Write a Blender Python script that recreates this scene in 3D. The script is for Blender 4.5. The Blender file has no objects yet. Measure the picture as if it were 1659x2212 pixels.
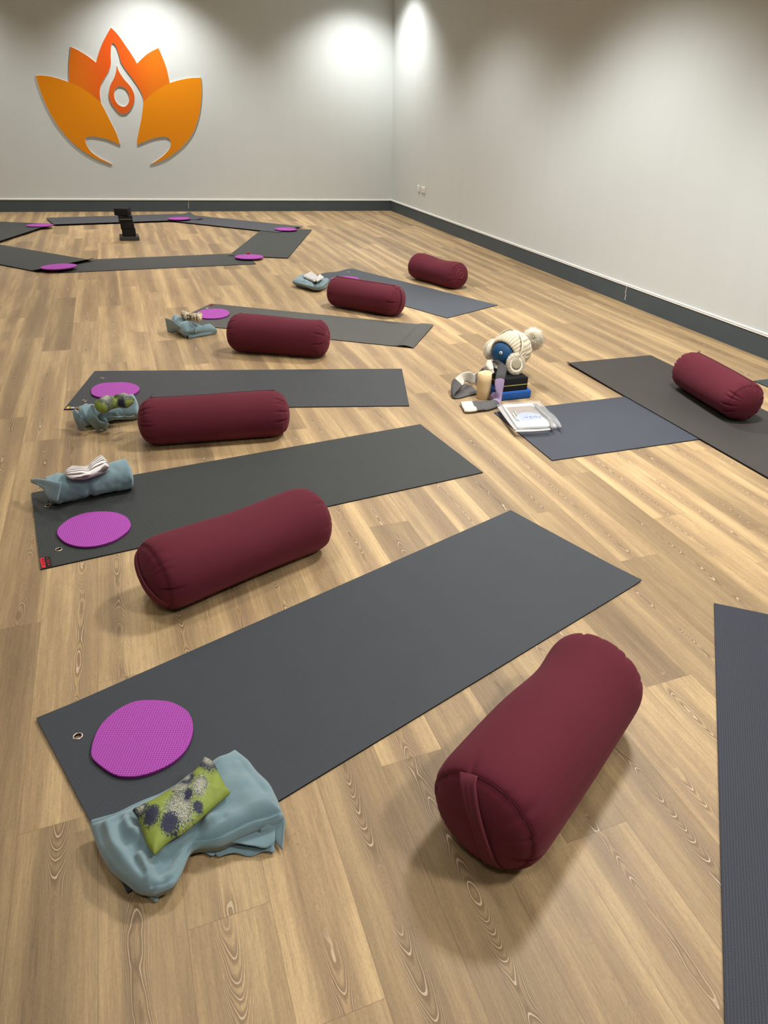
import bpy, bmesh, math, random
import numpy as np
from mathutils import Vector, Matrix, noise as mnoise
random.seed(7)
PI = math.pi
SC = bpy.context.scene
COL = SC.collection

# ------------------------------------------------------------------ camera
W, H = 1659, 2212
F_PX, PITCH, ROLL, YAW, CAM_H = 1559.6, 0.480824, 0.0501224, 0.418188, 1.435889
PX, PY = W/2 + 122.4, H/2 - 49.6                 # principal point of the (cropped) photo
cy, sy, cp, sp = math.cos(YAW), math.sin(YAW), math.cos(PITCH), math.sin(PITCH)
fwd = Vector((sy*cp, cy*cp, -sp)); rt = Vector((cy, -sy, 0)); upv = rt.cross(fwd)
R_ = math.cos(ROLL)*rt + math.sin(ROLL)*upv
U_ = -math.sin(ROLL)*rt + math.cos(ROLL)*upv
cam_d = bpy.data.cameras.new('camera'); cam = bpy.data.objects.new('camera', cam_d); COL.objects.link(cam)
M = Matrix((R_, U_, -fwd)).transposed().to_4x4(); M.translation = Vector((0, 0, CAM_H)); cam.matrix_world = M
cam_d.sensor_fit = 'VERTICAL'; cam_d.sensor_height = 36; cam_d.lens = F_PX/H*36
cam_d.shift_x = -(PX - W/2)/H; cam_d.shift_y = -(H/2 - PY)/H
cam_d.clip_start = 0.05; cam_d.clip_end = 60
SC.camera = cam

def at(x, y, z=0.0):
    """point of the photograph at height z above the floor"""
    d = fwd + R_*((x-PX)/F_PX) - U_*((y-PY)/F_PX)
    t = (z - CAM_H)/d.z
    return Vector((0, 0, CAM_H)) + d*t
def at_y(x, y, Y):
    d = fwd + R_*((x-PX)/F_PX) - U_*((y-PY)/F_PX)
    return Vector((0, 0, CAM_H)) + d*(Y/d.y)
def crop(ox, oy, s, pts, z=0.0):
    """points read in an enlarged crop of the photograph"""
    return [at(ox+p[0]/s, oy+p[1]/s, p[2] if len(p) > 2 else z) for p in pts]

# ------------------------------------------------------------------ world, lamps, exposure
YB, XR, XL, YF, ZC = 11.647, 4.068, -5.2, -4.0, 3.25
w = bpy.data.worlds.new('world'); SC.world = w; w.use_nodes = True
w.node_tree.nodes['Background'].inputs[0].default_value = (0.9, 0.95, 1, 1)
w.node_tree.nodes['Background'].inputs[1].default_value = 0.02
SC.view_settings.view_transform = 'Standard'; SC.view_settings.look = 'None'
SC.view_settings.gamma = 1; SC.view_settings.use_curve_mapping = False
SC.view_settings.exposure = 0.52
def lamp(x, y, power, size=118, blend=0.6, col=(1, 0.985, 0.955), rad=0.09, z=None):
    l = bpy.data.lights.new('ceiling_lamp', 'SPOT'); l.energy = power; l.color = col
    l.spot_size = math.radians(size); l.spot_blend = blend; l.shadow_soft_size = rad
    o = bpy.data.objects.new('ceiling_lamp', l); COL.objects.link(o); o.location = (x, y, ZC-0.03 if z is None else z)
for x, p in ((-1.97, 120), (0.74, 185), (3.45, 165)):
    lamp(x, 10.85, p, 116, 0.75)
for x, y, p in ((2.5, 8.0, 190), (2.5, 5.3, 370), (2.3, 2.6, 380), (2.2, -0.2, 300),
                (0.0, 8.0, 130), (0.0, 5.3, 85), (-0.2, 2.6, 80), (-0.3, -0.2, 80), (-2.9, 8.0, 90), (-2.9, 5.3, 45), (-2.9, 2.6, 30)):
    lamp(x, y, p, 126, 0.6, rad=.26)

# ------------------------------------------------------------------ helpers: objects
def link(name, me, mats=None, parent=None, smooth=True):
    o = bpy.data.objects.new(name, me); COL.objects.link(o)
    if mats:
        for m in (mats if isinstance(mats, (list, tuple)) else [mats]): me.materials.append(m)
    if parent is not None: o.parent = parent
    if smooth: me.polygons.foreach_set('use_smooth', [True]*len(me.polygons))
    return o
def mesh(name, verts, faces, mats=None, parent=None, smooth=True, uvs=None, cols=None):
    me = bpy.data.meshes.new(name); me.from_pydata([tuple(v) for v in verts], [], [tuple(f) for f in faces]); me.update()
    if uvs is not None:
        uvl = me.uv_layers.new(name='UVMap')
        for p in me.polygons:
            for li in p.loop_indices: uvl.data[li].uv = uvs[me.loops[li].vertex_index]
    if cols is not None:
        ca = me.color_attributes.new('Col', 'FLOAT_COLOR', 'POINT')
        for i, c in enumerate(cols): ca.data[i].color = (c[0], c[1], c[2], 1)
    return link(name, me, mats, parent, smooth)
GROUPS = {'blanket': 'pale blue fleece blankets', 'eye pillow': 'eye pillows lying on the blankets', 'yoga mat': 'dark yoga mats set out on the floor', 'pen': 'pens in the clear bag'}
def tag(o, label, cat, group=None):
    group = group or GROUPS.get(cat)
    o['label'] = label; o['category'] = cat
    if group: o['group'] = group
    return o
def thing(name, label, cat, loc=(0, 0, 0), rz=0, group=None):
    o = bpy.data.objects.new(name, None); COL.objects.link(o); o.location = loc; o.rotation_euler = (0, 0, rz)
    o.empty_display_size = 0.05
    return tag(o, label, cat, group)
def local(o, p):
    """world point -> local coordinates of an unscaled empty"""
    M = Matrix.Translation(o.location) @ Matrix.Rotation(o.rotation_euler.z, 4, 'Z')
    return M.inverted() @ Vector(p)
def struct(name, verts, faces, m, smooth=False, **k):
    o = mesh(name, verts, faces, m, smooth=smooth, **k); o['kind'] = 'structure'; return o
def boxv(x0, x1, y0, y1, z0, z1):
    v = [(x, y, z) for z in (z0, z1) for y in (y0, y1) for x in (x0, x1)]
    f = [(0, 2, 3, 1), (4, 5, 7, 6), (0, 1, 5, 4), (2, 6, 7, 3), (0, 4, 6, 2), (1, 3, 7, 5)]
    return v, f
def rbox(name, dims, bev, m, parent=None, seg=3, loc=(0, 0, 0), rz=0):
    bm = bmesh.new(); bmesh.ops.create_cube(bm, size=1)
    bmesh.ops.scale(bm, vec=dims, verts=bm.verts)
    bmesh.ops.bevel(bm, geom=bm.edges[:], offset=bev, segments=seg, profile=0.5, affect='EDGES')
    bmesh.ops.translate(bm, vec=(0, 0, dims[2]/2), verts=bm.verts)
    me = bpy.data.meshes.new(name); bm.to_mesh(me); bm.free()
    o = link(name, me, m, parent, True); o.location = loc; o.rotation_euler = (0, 0, rz)
    return o
def tube(name, pts, r, m, parent=None, n=8, closed=False, flat=1.0):
    """round cord through points"""
    P = [Vector(p) for p in pts]; K = len(P); V = []; Fc = []
    prev = None
    for i in range(K):
        a = P[(i-1) % K] if (closed or i > 0) else P[i]; b = P[(i+1) % K] if (closed or i < K-1) else P[i]
        t = (b-a).normalized()
        nrm = (Vector((0, 0, 1)) if prev is None else prev); nrm = nrm - t*nrm.dot(t)
        if nrm.length < 1e-4: nrm = Vector((1, 0, 0)) - t*t.x
        nrm.normalize(); prev = nrm; bn = t.cross(nrm)
        rr = r[i] if isinstance(r, (list, tuple)) else r
        for k in range(n):
            a_ = 2*PI*k/n; V.append(P[i] + nrm*(rr*math.cos(a_)*flat) + bn*(rr*math.sin(a_)))
    for i in range(K if closed else K-1):
        for k in range(n):
            a = i*n+k; b = i*n+(k+1) % n; c = ((i+1) % K)*n+(k+1) % n; d = ((i+1) % K)*n+k
            Fc.append((a, b, c, d))
    if not closed: Fc.append(tuple(range(n-1, -1, -1))); Fc.append(tuple((K-1)*n+k for k in range(n)))
    return mesh(name, V, Fc, m, parent)
def catmull(P, n=8, closed=False):
    P = [Vector(p) for p in P]; K = len(P); out = []
    rng = range(K) if closed else range(K-1)
    for i in rng:
        p1, p2 = P[i], P[(i+1) % K]
        p0 = P[(i-1) % K] if (closed or i > 0) else p1*2-p2
        p3 = P[(i+2) % K] if (closed or i < K-2) else p2*2-p1
        for s in range(n):
            t = s/n; t2 = t*t; t3 = t2*t
            out.append(0.5*((2*p1)+(-p0+p2)*t+(2*p0-5*p1+4*p2-p3)*t2+(-p0+3*p1-3*p2+p3)*t3))
    if not closed: out.append(P[-1].copy())
    return out
def resample(P, n):
    P = [Vector(p) for p in P]; L = [0.0]
    for a, b in zip(P, P[1:]): L.append(L[-1]+(b-a).length)
    out = []; j = 0
    for i in range(n):
        s = L[-1]*i/(n-1)
        while j < len(P)-2 and L[j+1] < s: j += 1
        d = L[j+1]-L[j]; out.append(P[j].lerp(P[j+1], 0 if d < 1e-9 else min(1, (s-L[j])/d)))
    return out

# ------------------------------------------------------------------ helpers: materials
def s2l(c):
    c = [x/255 for x in c]; return tuple((x/12.92 if x <= .04045 else ((x+.055)/1.055)**2.4) for x in c)+(1,)
class NT:
    def __init__(s, name, rough=0.6, spec=0.3):
        s.m = bpy.data.materials.new(name); s.m.use_nodes = True; s.t = s.m.node_tree; s.n = s.t.nodes
        s.b = s.n['Principled BSDF']; s.b.inputs['Roughness'].default_value = rough
        s.b.inputs['Specular IOR Level'].default_value = spec
    def node(s, typ, **k):
        nd = s.n.new(typ)
        for a, v in k.items(): setattr(nd, a, v)
        return nd
    def set(s, inp, v):
        if hasattr(v, 'is_output') or isinstance(v, bpy.types.NodeSocket): s.t.links.new(v, inp)
        else: inp.default_value = v
    def math(s, op, a, b=None, c=None, clamp=False):
        nd = s.node('ShaderNodeMath', operation=op, use_clamp=clamp)
        s.set(nd.inputs[0], a)
        if b is not None: s.set(nd.inputs[1], b)
        if c is not None: s.set(nd.inputs[2], c)
        return nd.outputs[0]
    def mix(s, f, a, b, blend='MIX'):
        nd = s.node('ShaderNodeMix', data_type='RGBA', blend_type=blend)
        s.set(nd.inputs[0], f); s.set(nd.inputs[6], a); s.set(nd.inputs[7], b); return nd.outputs[2]
    def noise(s, vec, scale=5, detail=2, rough=.5, dist=0, out=0):
        nd = s.node('ShaderNodeTexNoise'); s.set(nd.inputs['Vector'], vec)
        s.set(nd.inputs['Scale'], scale); nd.inputs['Detail'].default_value = detail
        nd.inputs['Roughness'].default_value = rough; nd.inputs['Distortion'].default_value = dist
        return nd.outputs[out]
    def comb(s, x, y, z=0.0):
        nd = s.node('ShaderNodeCombineXYZ'); s.set(nd.inputs[0], x); s.set(nd.inputs[1], y); s.set(nd.inputs[2], z); return nd.outputs[0]
    def sep(s, v):
        nd = s.node('ShaderNodeSeparateXYZ'); s.set(nd.inputs[0], v); return nd.outputs
    def uv(s): return s.node('ShaderNodeTexCoord').outputs['UV']
    def obj(s): return s.node('ShaderNodeTexCoord').outputs['Object']
    def smooth(s, v, a, b, lo=0.0, hi=1.0):
        nd = s.node('ShaderNodeMapRange', interpolation_type='SMOOTHSTEP'); s.set(nd.inputs[0], v)
        for i, x in zip((1, 2, 3, 4), (a, b, lo, hi)): s.set(nd.inputs[i], x)
        return nd.outputs[0]
    def color(s, c): s.set(s.b.inputs['Base Color'], c)
    def bump(s, h, strength=.3, dist=.001):
        nd = s.node('ShaderNodeBump'); nd.inputs['Strength'].default_value = strength; nd.inputs['Distance'].default_value = dist
        s.set(nd.inputs['Height'], h); s.t.links.new(nd.outputs[0], s.b.inputs['Normal'])
def plain(name, rgb, rough=.5, spec=.3, metal=0, var=0.0, bump=0.0, bscale=200):
    n = NT(name, rough, spec); c = s2l(rgb); n.b.inputs['Metallic'].default_value = metal
    if var or bump:
        o = n.obj()
        if var:
            f = n.noise(o, 9, 3); dk = tuple(x*(1-var) for x in c[:3])+(1,); lt = tuple(min(1, x*(1+var)) for x in c[:3])+(1,)
            n.color(n.mix(f, dk, lt))
        else: n.color(c)
        if bump: n.bump(n.noise(o, bscale, 2), bump, .001)
    else: n.color(c)
    return n.m

# --- wall paint
def wall_mat():
    n = NT('wall_paint', .75, .25); o = n.obj()
    f = n.noise(o, 1.6, 4, .6); x, y, z = n.sep(o)
    st = n.noise(n.comb(n.math('MULTIPLY', n.math('ADD', x, y), 7), 0.0, n.math('MULTIPLY', z, .5)), 1, 2)
    c = n.mix(n.math('MULTIPLY', n.math('ADD', f, st), .5), s2l((207, 213, 212)), s2l((216, 221, 220)))
    n.color(c); n.bump(n.noise(o, 160, 3, .6), .12, .001); return n.m
M_WALL = wall_mat()
M_CEIL = plain('ceiling_paint', (218, 222, 222), .8)
def skirt_mat():
    n = NT('skirting_vinyl', .5, .35); o = n.obj()
    n.color(n.mix(n.noise(o, 5, 4, .6), s2l((70, 80, 86)), s2l((80, 90, 96)))); n.bump(n.noise(o, 90, 2), .08, .001); return n.m
M_SKIRT = skirt_mat()
M_WHITE = plain('white_trim', (232, 230, 224), .4, .4)

# --- vinyl wood floor; every plank carries tone / seed / heart-line position
def floor_mat():
    n = NT('oak_vinyl', .48, .38)
    a = n.node('ShaderNodeVertexColor', layer_name='Col'); tone, seed, u0 = n.sep(a.outputs[0])
    u, v, _ = n.sep(n.uv())
    sd = n.math('MULTIPLY', seed, 60.0)
    du = n.math('SUBTRACT', u, n.math('MULTIPLY', u0, .16))
    # slow figure field -> rings
    wob = n.noise(n.comb(n.math('ADD', n.math('MULTIPLY', u, 25), sd), n.math('MULTIPLY', v, 9.0), sd), 1, 2)
    f1 = n.noise(n.comb(n.math('ADD', n.math('MULTIPLY', u, 6), sd), n.math('MULTIPLY', v, 2.6), sd), 1, 1.2, .45)
    par = n.math('MULTIPLY', n.math('MULTIPLY', du, du), 4200.0)
    ring = n.math('ADD', n.math('ADD', n.math('MULTIPLY', f1, 20.0), par), n.math('MULTIPLY', wob, 1.6))
    tri = n.math('PINGPONG', ring, .5); tri = n.math('MULTIPLY', tri, 2.0)
    gate = n.noise(n.comb(sd, n.math('MULTIPLY', v, 2.2), sd), 1, 1)
    heart = n.math('MULTIPLY', n.smooth(n.math('ABSOLUTE', du), .014, .040, 1, 0), n.smooth(gate, .38, .50))
    halo = n.smooth(n.math('ABSOLUTE', du), .02, .065, 1, 0)
    # base tone
    wide = n.noise(n.comb(n.math('ADD', n.math('MULTIPLY', u, 13), sd), n.math('MULTIPLY', v, .9), sd), 1, 3, .55)
    c = n.mix(n.smooth(wide, .33, .67), s2l((160, 134, 99)), s2l((190, 162, 119)))
    c = n.mix(n.math('MULTIPLY', n.math('MULTIPLY', halo, n.smooth(seed, .12, .45)), .40), c, s2l((126, 101, 75)))
    # per plank tone
    tn = n.math('ADD', n.math('MULTIPLY', tone, .46), .74)
    fib = n.noise(n.comb(n.math('MULTIPLY', u, 420), n.math('MULTIPLY', v, 22), sd), 1, 3, .65)
    spk = n.noise(n.comb(n.math('MULTIPLY', u, 330), n.math('MULTIPLY', v, 120), sd), 1, 3, .7)
    str_ = n.noise(n.comb(n.math('ADD', n.math('MULTIPLY', u, 110), sd), n.math('MULTIPLY', v, 3.5), sd), 1, 3, .6)
    g = n.math('ADD', n.math('MULTIPLY', n.math('SUBTRACT', fib, .5), .60), n.math('MULTIPLY', n.math('SUBTRACT', spk, .5), .50))
    g = n.math('ADD', g, n.math('MULTIPLY', n.math('SUBTRACT', str_, .5), .60))
    k = n.math('MULTIPLY', tn, n.math('ADD', g, 1.0))
    c = n.mix(1.0, c, n.comb(k, k, k), 'MULTIPLY')
    # heartwood figure: brown body, pale outlines
    dark = n.math('MULTIPLY', n.smooth(tri, .25, .6), .55)
    c = n.mix(n.math('MULTIPLY', dark, heart), c, s2l((104, 80, 58)))
    line = n.smooth(tri, .86, .95)
    c = n.mix(n.math('MULTIPLY', n.math('MULTIPLY', line, heart), .75), c, s2l((224, 201, 168)))
    fine = n.smooth(n.math('PINGPONG', n.math('MULTIPLY', ring, 3.0), .5), .40, .5)
    c = n.mix(n.math('MULTIPLY', n.math('MULTIPLY', fine, halo), .30), c, s2l((96, 75, 56)))
    # seams between boards
    eu = n.math('MINIMUM', u, n.math('SUBTRACT', .16, u)); ev = n.math('MINIMUM', v, n.math('SUBTRACT', 1.455, v))
    seam = n.smooth(n.math('MINIMUM', eu, ev), .0, .0016, 1, 0)
    c = n.mix(n.math('MULTIPLY', seam, .45), c, s2l((105, 82, 60)))
    n.color(c)
    n.set(n.b.inputs['Roughness'], n.math('ADD', n.math('MULTIPLY', fib, .18), .38))
    n.bump(n.math('ADD', fib, n.math('MULTIPLY', spk, .5)), .14, .0008)
    return n.m
def build_floor():
    known = {-3: .05, -2: .955, -1: .625, 0: 1.295, 1: .285, 2: .95, 3: .695, 4: .135, 5: 1.195, 6: .42, 7: .85, 8: .10, 9: .58,
             10: 1.20, 11: .74, 12: .325, 13: 1.01, 14: .55, 15: .15, 16: .352}
    DARK = {(5, -.26), (7, .85), (0, -.16), (-1, .62), (-1, .63), (10, 1.2), (12, .33), (12, .32), (13, 1.01)}
    rng = random.Random(11); V = []; Fc = []; uv = []; cl = []
    PW, PL, X0 = .16, 1.455, -.39
    k0 = int(math.floor((XL-X0)/PW)); k1 = int(math.ceil((XR-X0)/PW))
    for k in range(k0, k1):
        off = known.get(k, rng.random()*PL); j = int(math.floor((YF-off)/PL))
        xa, xb = max(XL, X0+k*PW), min(XR, X0+(k+1)*PW)
        while off + j*PL < YB:
            y0, y1 = off+j*PL, off+(j+1)*PL; ya, yb = max(y0, YF), min(y1, YB); j += 1
            if yb-ya < 1e-4: continue
            tone = min(1, max(0, rng.gauss(.56, .20)))
            if (k, round(y0, 2)) in DARK or rng.random() < .10: tone = .04
            sd = rng.random(); u0 = rng.uniform(.28, .72)
            b = len(V)
            for x, y in ((xa, ya), (xb, ya), (xb, yb), (xa, yb)):
                V.append((x, y, 0)); uv.append((x-(X0+k*PW), y-y0)); cl.append((tone, sd, u0))
            Fc.append((b, b+1, b+2, b+3))
    struct('floor', V, Fc, floor_mat(), uvs=uv, cols=cl)
build_floor()

# ------------------------------------------------------------------ room shell
T = .1
def box_struct(name, *b, m=M_WALL):
    v, f = boxv(*b); return struct(name, v, f, m)
box_struct('wall_back', XL-T, XR+T, YB, YB+T, -.02, ZC)
box_struct('wall_right', XR, XR+T, YF, YB, -.02, ZC)
box_struct('wall_left', XL-T, XL, YF, YB, -.02, ZC)
box_struct('wall_front', XL-T, XR+T, YF-T, YF, -.02, ZC)
box_struct('ceiling', XL-T, XR+T, YF-T, YB+T, ZC, ZC+T, m=M_CEIL)
BH, BT = .150, .012
box_struct('baseboard_back', XL, XR, YB-BT, YB, 0, BH, m=M_SKIRT)
box_struct('baseboard_right', XR-BT, XR, YF, YB-BT, 0, BH, m=M_SKIRT)
box_struct('baseboard_left', XL, XL+BT, YF, YB-BT, 0, BH, m=M_SKIRT)
box_struct('baseboard_front', XL+BT, XR-BT, YF, YF+BT, 0, BH, m=M_SKIRT)
# white capping strip: two beads with a groove
def cap(name, along_x, a, b):
    prof = [(0, 0), (.017, 0), (.017, .0035), (.0145, .005), (.0145, .008), (.010, .0085), (.010, .0115), (.0145, .012), (.0145, .0145), (.0, .020)]
    V = []
    for t in (a, b):
        for d, z in prof:
            V.append((t, YB-d, BH+z) if along_x else (XR-d, t, BH+z))
    n = len(prof); Fc = [(i, (i+1) % n, n+(i+1) % n, n+i) for i in range(n)] + [tuple(range(n)), tuple(range(2*n-1, n-1, -1))]
    bm = bmesh.new(); vs = [bm.verts.new(v) for v in V]
    for f in Fc: bm.faces.new([vs[i] for i in f])
    bmesh.ops.recalc_face_normals(bm, faces=bm.faces); me = bpy.data.meshes.new(name); bm.to_mesh(me); bm.free()
    o = link(name, me, M_WHITE, None, False); o['kind'] = 'structure'
cap('trim_1', True, XL, XR); cap('trim_2', False, YF, YB-.017)
# cracked filler in the joints of the skirting
def crack(par, axis, t, w_, zs):
    V = []; Fc = []; r = random.Random(3)
    for i, z in enumerate(zs):
        c = t + r.uniform(-.006, .006); ww = w_*r.uniform(.5, 1.3)
        for s in (-1, 1):
            V.append((XR-BT-.0015, c+s*ww, z) if axis == 'y' else (c+s*ww, YB-BT-.0015, z))
    for i in range(len(zs)-1): Fc.append((2*i, 2*i+1, 2*i+3, 2*i+2))
    n0 = len(V)
    V += [((XR-BT+.001, v[1], v[2]) if axis == 'y' else (v[0], YB-BT+.001, v[2])) for v in V]
    Fc += [tuple(n0+i for i in reversed(f)) for f in Fc[:]]
    o = mesh('joint_filler', V, Fc, M_WHITE, par, False); o['label'] = 'cracked white filler in the skirting joint'
crack(bpy.data.objects['baseboard_right'], 'y', at(1351, 655).y, .004, [.03, .045, .055, .065, .08, .09, .11, .13, .149])
crack(bpy.data.objects['baseboard_back'], 'x', at_y(407, 440, YB).x, .002, [.04, .09, .14])

# ------------------------------------------------------------------ wall sockets
M_PLAST = plain('white_plastic', (236, 234, 230), .35, .45)
M_DARKP = plain('dark_slot', (60, 58, 56), .6)
def socket(yc, w_, label, holes):
    t = thing('wall_socket', label, 'socket', (XR, yc, .445), 0, None)
    v, f = boxv(-.010, 0, -w_/2, w_/2, -.043, .043)
    o = rbox('face_plate', (.010, w_, .086), .003, M_PLAST, t); o.location = (-.005, 0, -.043)
    for hy, hz in holes:
        v, f = boxv(-.0108, -.0095, hy-.004, hy+.004, hz-.005, hz+.005); mesh('pin_slot', v, f, M_DARKP, t, False)
    for s in ((-1, 1) if w_ > .1 else (1,)):
        yy = s*w_*.30 if w_ > .1 else -.0
        o = rbox('switch', (.005, .014, .020), .0015, M_PLAST, t, 2); o.location = (-.0105, yy+.012, .014)
socket(10.452, .086, 'small single white wall plate, nearer the room corner', [(0, .0)])
socket(10.275, .146, 'wide double white socket plate on the right wall', [(-.035, -.012), (.035, -.012), (-.025, .004), (.045, .004)])

# ------------------------------------------------------------------ lotus wall sign
def orange(name, c1, c2, axis, a, b):
    n = NT(name, .35, .4); o = n.obj(); s = n.sep(o)
    n.color(n.mix(n.smooth(s[axis], a, b), s2l(c1), s2l(c2))); return n.m
M_AMB = plain('amber_face', (232, 142, 14), .38, .4)
M_EDGE = plain('pale_lit_edge', (226, 214, 200), .6)  # pale colour paints the lit rim and bright halo round the plates
def crown_mat():
    n = NT('orange_face', .38, .4); x, y, z = n.sep(n.obj())
    d = n.math('ABSOLUTE', n.math('SUBTRACT', x, .0)); n.color(n.mix(n.smooth(d, .05, .5), s2l((226, 90, 24)), s2l((226, 118, 22)))); return n.m
M_CROWN = crown_mat(); M_DROP = plain('red_orange_face', (222, 98, 30), .38, .4)
def lz(pts): return [at_y(60+x/4.1475, 30+y/4.1475, YB) for x, y in pts]
def smooth_path(pts, corners):
    """catmull between sharp corners (indices)"""
    P = lz(pts); K = len(P); out = []; cs = sorted(corners)
    for a, b in zip(cs, cs[1:]+[cs[0]+K]):
        seg = [P[i % K] for i in range(a, b+1)]; out += catmull(seg, 6)[:-1]
    return out
def plate(name, loops, m, parent, thick=.014, gap=.0015):
    cu = bpy.data.curves.new(name, 'CURVE'); cu.dimensions = '2D'; cu.fill_mode = 'BOTH'; cu.extrude = thick/2-.003; cu.bevel_depth = .003; cu.bevel_resolution = 0
    for lp in loops:
        s = cu.splines.new('POLY'); s.points.add(len(lp)-1); s.use_cyclic_u = True
        for i, p in enumerate(lp):
            q = local(parent, p); s.points[i].co = (q.x, q.z, 0, 1)
    tmp = bpy.data.objects.new(name, cu); COL.objects.link(tmp)
    me = bpy.data.meshes.new_from_object(tmp.evaluated_get(bpy.context.evaluated_depsgraph_get()))
    bpy.data.objects.remove(tmp); bpy.data.curves.remove(cu)
    me.transform(Matrix.Rotation(PI/2, 4, 'X')); me.transform(Matrix.Translation((0, -thick/2-gap, 0)))
    me.materials.clear(); me.name = name
    o = link(name, me, [m, M_EDGE], parent, False)
    for p in me.polygons: p.material_index = 0 if abs(p.normal.y) > .9 else 1
    return o
lot_c = at_y(60+810/4.1475, 30+740/4.1475, YB)
lotus = thing('lotus_wall_sign', 'large orange lotus flower with meditating figure cut out, on the back wall', 'wall sign', (lot_c.x, YB, lot_c.z))
B_L = [(450, 640), (540, 700), (600, 745)]; B_R = [(1180, 665), (1100, 725)]
lp = [(73, 553), (150, 553), (250, 572), (372, 612)]+B_L+[(655, 795), (690, 860), (730, 940), (780, 1040), (805, 1100), (826, 1170),
      (760, 1142), (700, 1118), (620, 1101), (560, 1096), (522, 1106), (515, 1132), (530, 1180), (570, 1236), (640, 1288), (750, 1343),
      (700, 1330), (600, 1290), (500, 1230), (400, 1150), (300, 1040), (220, 920), (150, 780), (100, 650)]
plate('left_petal', [smooth_path(lp, [0, 7, 12, 21])], M_AMB, lotus)
rp = [(1550, 570), (1450, 575), (1350, 595), (1270, 620)]+B_R+[(1035, 792), (1030, 850), (1015, 950), (995, 1050), (980, 1130), (982, 1170),
      (1040, 1145), (1120, 1115), (1200, 1100), (1250, 1105), (1275, 1130), (1280, 1170), (1260, 1220), (1200, 1280), (1107, 1343),
      (1180, 1320), (1280, 1270), (1400, 1170), (1480, 1060), (1530, 920), (1552, 780), (1556, 670)]
plate('right_petal', [smooth_path(rp, [0, 6, 11, 20])], M_AMB, lotus)
cr = [(372, 612), (370, 530), (372, 430), (385, 295), (450, 325), (540, 380), (612, 437), (640, 340), (680, 240), (745, 122),
      (810, 190), (880, 290), (940, 380), (978, 445), (1050, 375), (1110, 335), (1170, 305), (1210, 400), (1245, 500), (1270, 620)]+B_R+\
     [(1035, 792), (1030, 740), (1000, 670), (940, 580), (880, 500), (835, 430), (822, 380), (800, 310), (780, 275), (762, 262),
      (750, 275), (745, 310), (742, 380), (745, 440), (730, 500), (690, 570), (655, 640), (645, 710), (655, 795)]+B_L[::-1]
plate('crown_petals', [smooth_path(cr, [0, 3, 6, 9, 13, 16, 19, 22, 40])], M_CROWN, lotus, .0145)
dr = [(800, 460), (815, 510), (860, 580), (920, 650), (950, 710), (955, 770), (930, 840), (890, 885), (860, 895), (820, 885), (770, 830),
      (735, 770), (727, 710), (740, 640), (775, 570), (793, 510)]
ho = [(820, 648), (870, 663), (903, 715), (909, 775), (885, 820), (850, 830), (808, 808), (779, 762), (773, 705), (790, 665)]
plate('flame_drop', [smooth_path(dr, [0]), catmull(lz(ho), 5, True)], M_DROP, lotus)

# ------------------------------------------------------------------ yoga mats
def mat_material(name, rgb, kind='weave', var=.10):
    n = NT(name, .62, .35); u, v, _ = n.sep(n.uv())
    def cosw(x, period): return n.math('COSINE', n.math('MULTIPLY', x, 2*PI/period))
    nz = n.noise(n.comb(n.math('MULTIPLY', u, 300), n.math('MULTIPLY', v, 300)), 1, 2, .6)
    if kind == 'rib':            # ribs across the mat, broken into stitches
        h = n.math('ADD', cosw(u, .0062), n.math('MULTIPLY', n.math('MULTIPLY', cosw(v, .006), cosw(u, .0124)), .45))
    elif kind == 'long':         # ribs along the mat
        h = n.math('ADD', cosw(v, .0062), n.math('MULTIPLY', n.math('MULTIPLY', cosw(u, .006), cosw(v, .0124)), .45))
    else:
        h = n.math('ADD', n.math('MULTIPLY', cosw(u, .0052), .6), n.math('MULTIPLY', cosw(v, .0040), .5))
    h = n.math('ADD', n.math('MULTIPLY', h, .5), n.math('MULTIPLY', nz, 1.1))
    c = s2l(rgb); lo = tuple(x*(1-var*2.2) for x in c[:3])+(1,); hi = tuple(min(1, x*(1+var*2.0)) for x in c[:3])+(1,)
    big = n.noise(n.comb(n.math('MULTIPLY', u, 5), n.math('MULTIPLY', v, 5)), 1, 3, .6)
    col = n.mix(n.smooth(h, -.2, 1.3), lo, hi)
    k = n.math('ADD', n.math('MULTIPLY', big, .16), .92); n.color(n.mix(1.0, col, n.comb(k, k, k), 'MULTIPLY'))
    n.bump(h, .35, .0008); return n.m
M_EDGEB = plain('mat_edge', (22, 22, 24), .7)
M_STEEL = plain('eyelet_steel', (200, 190, 180), .25, .5, 1)
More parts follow.
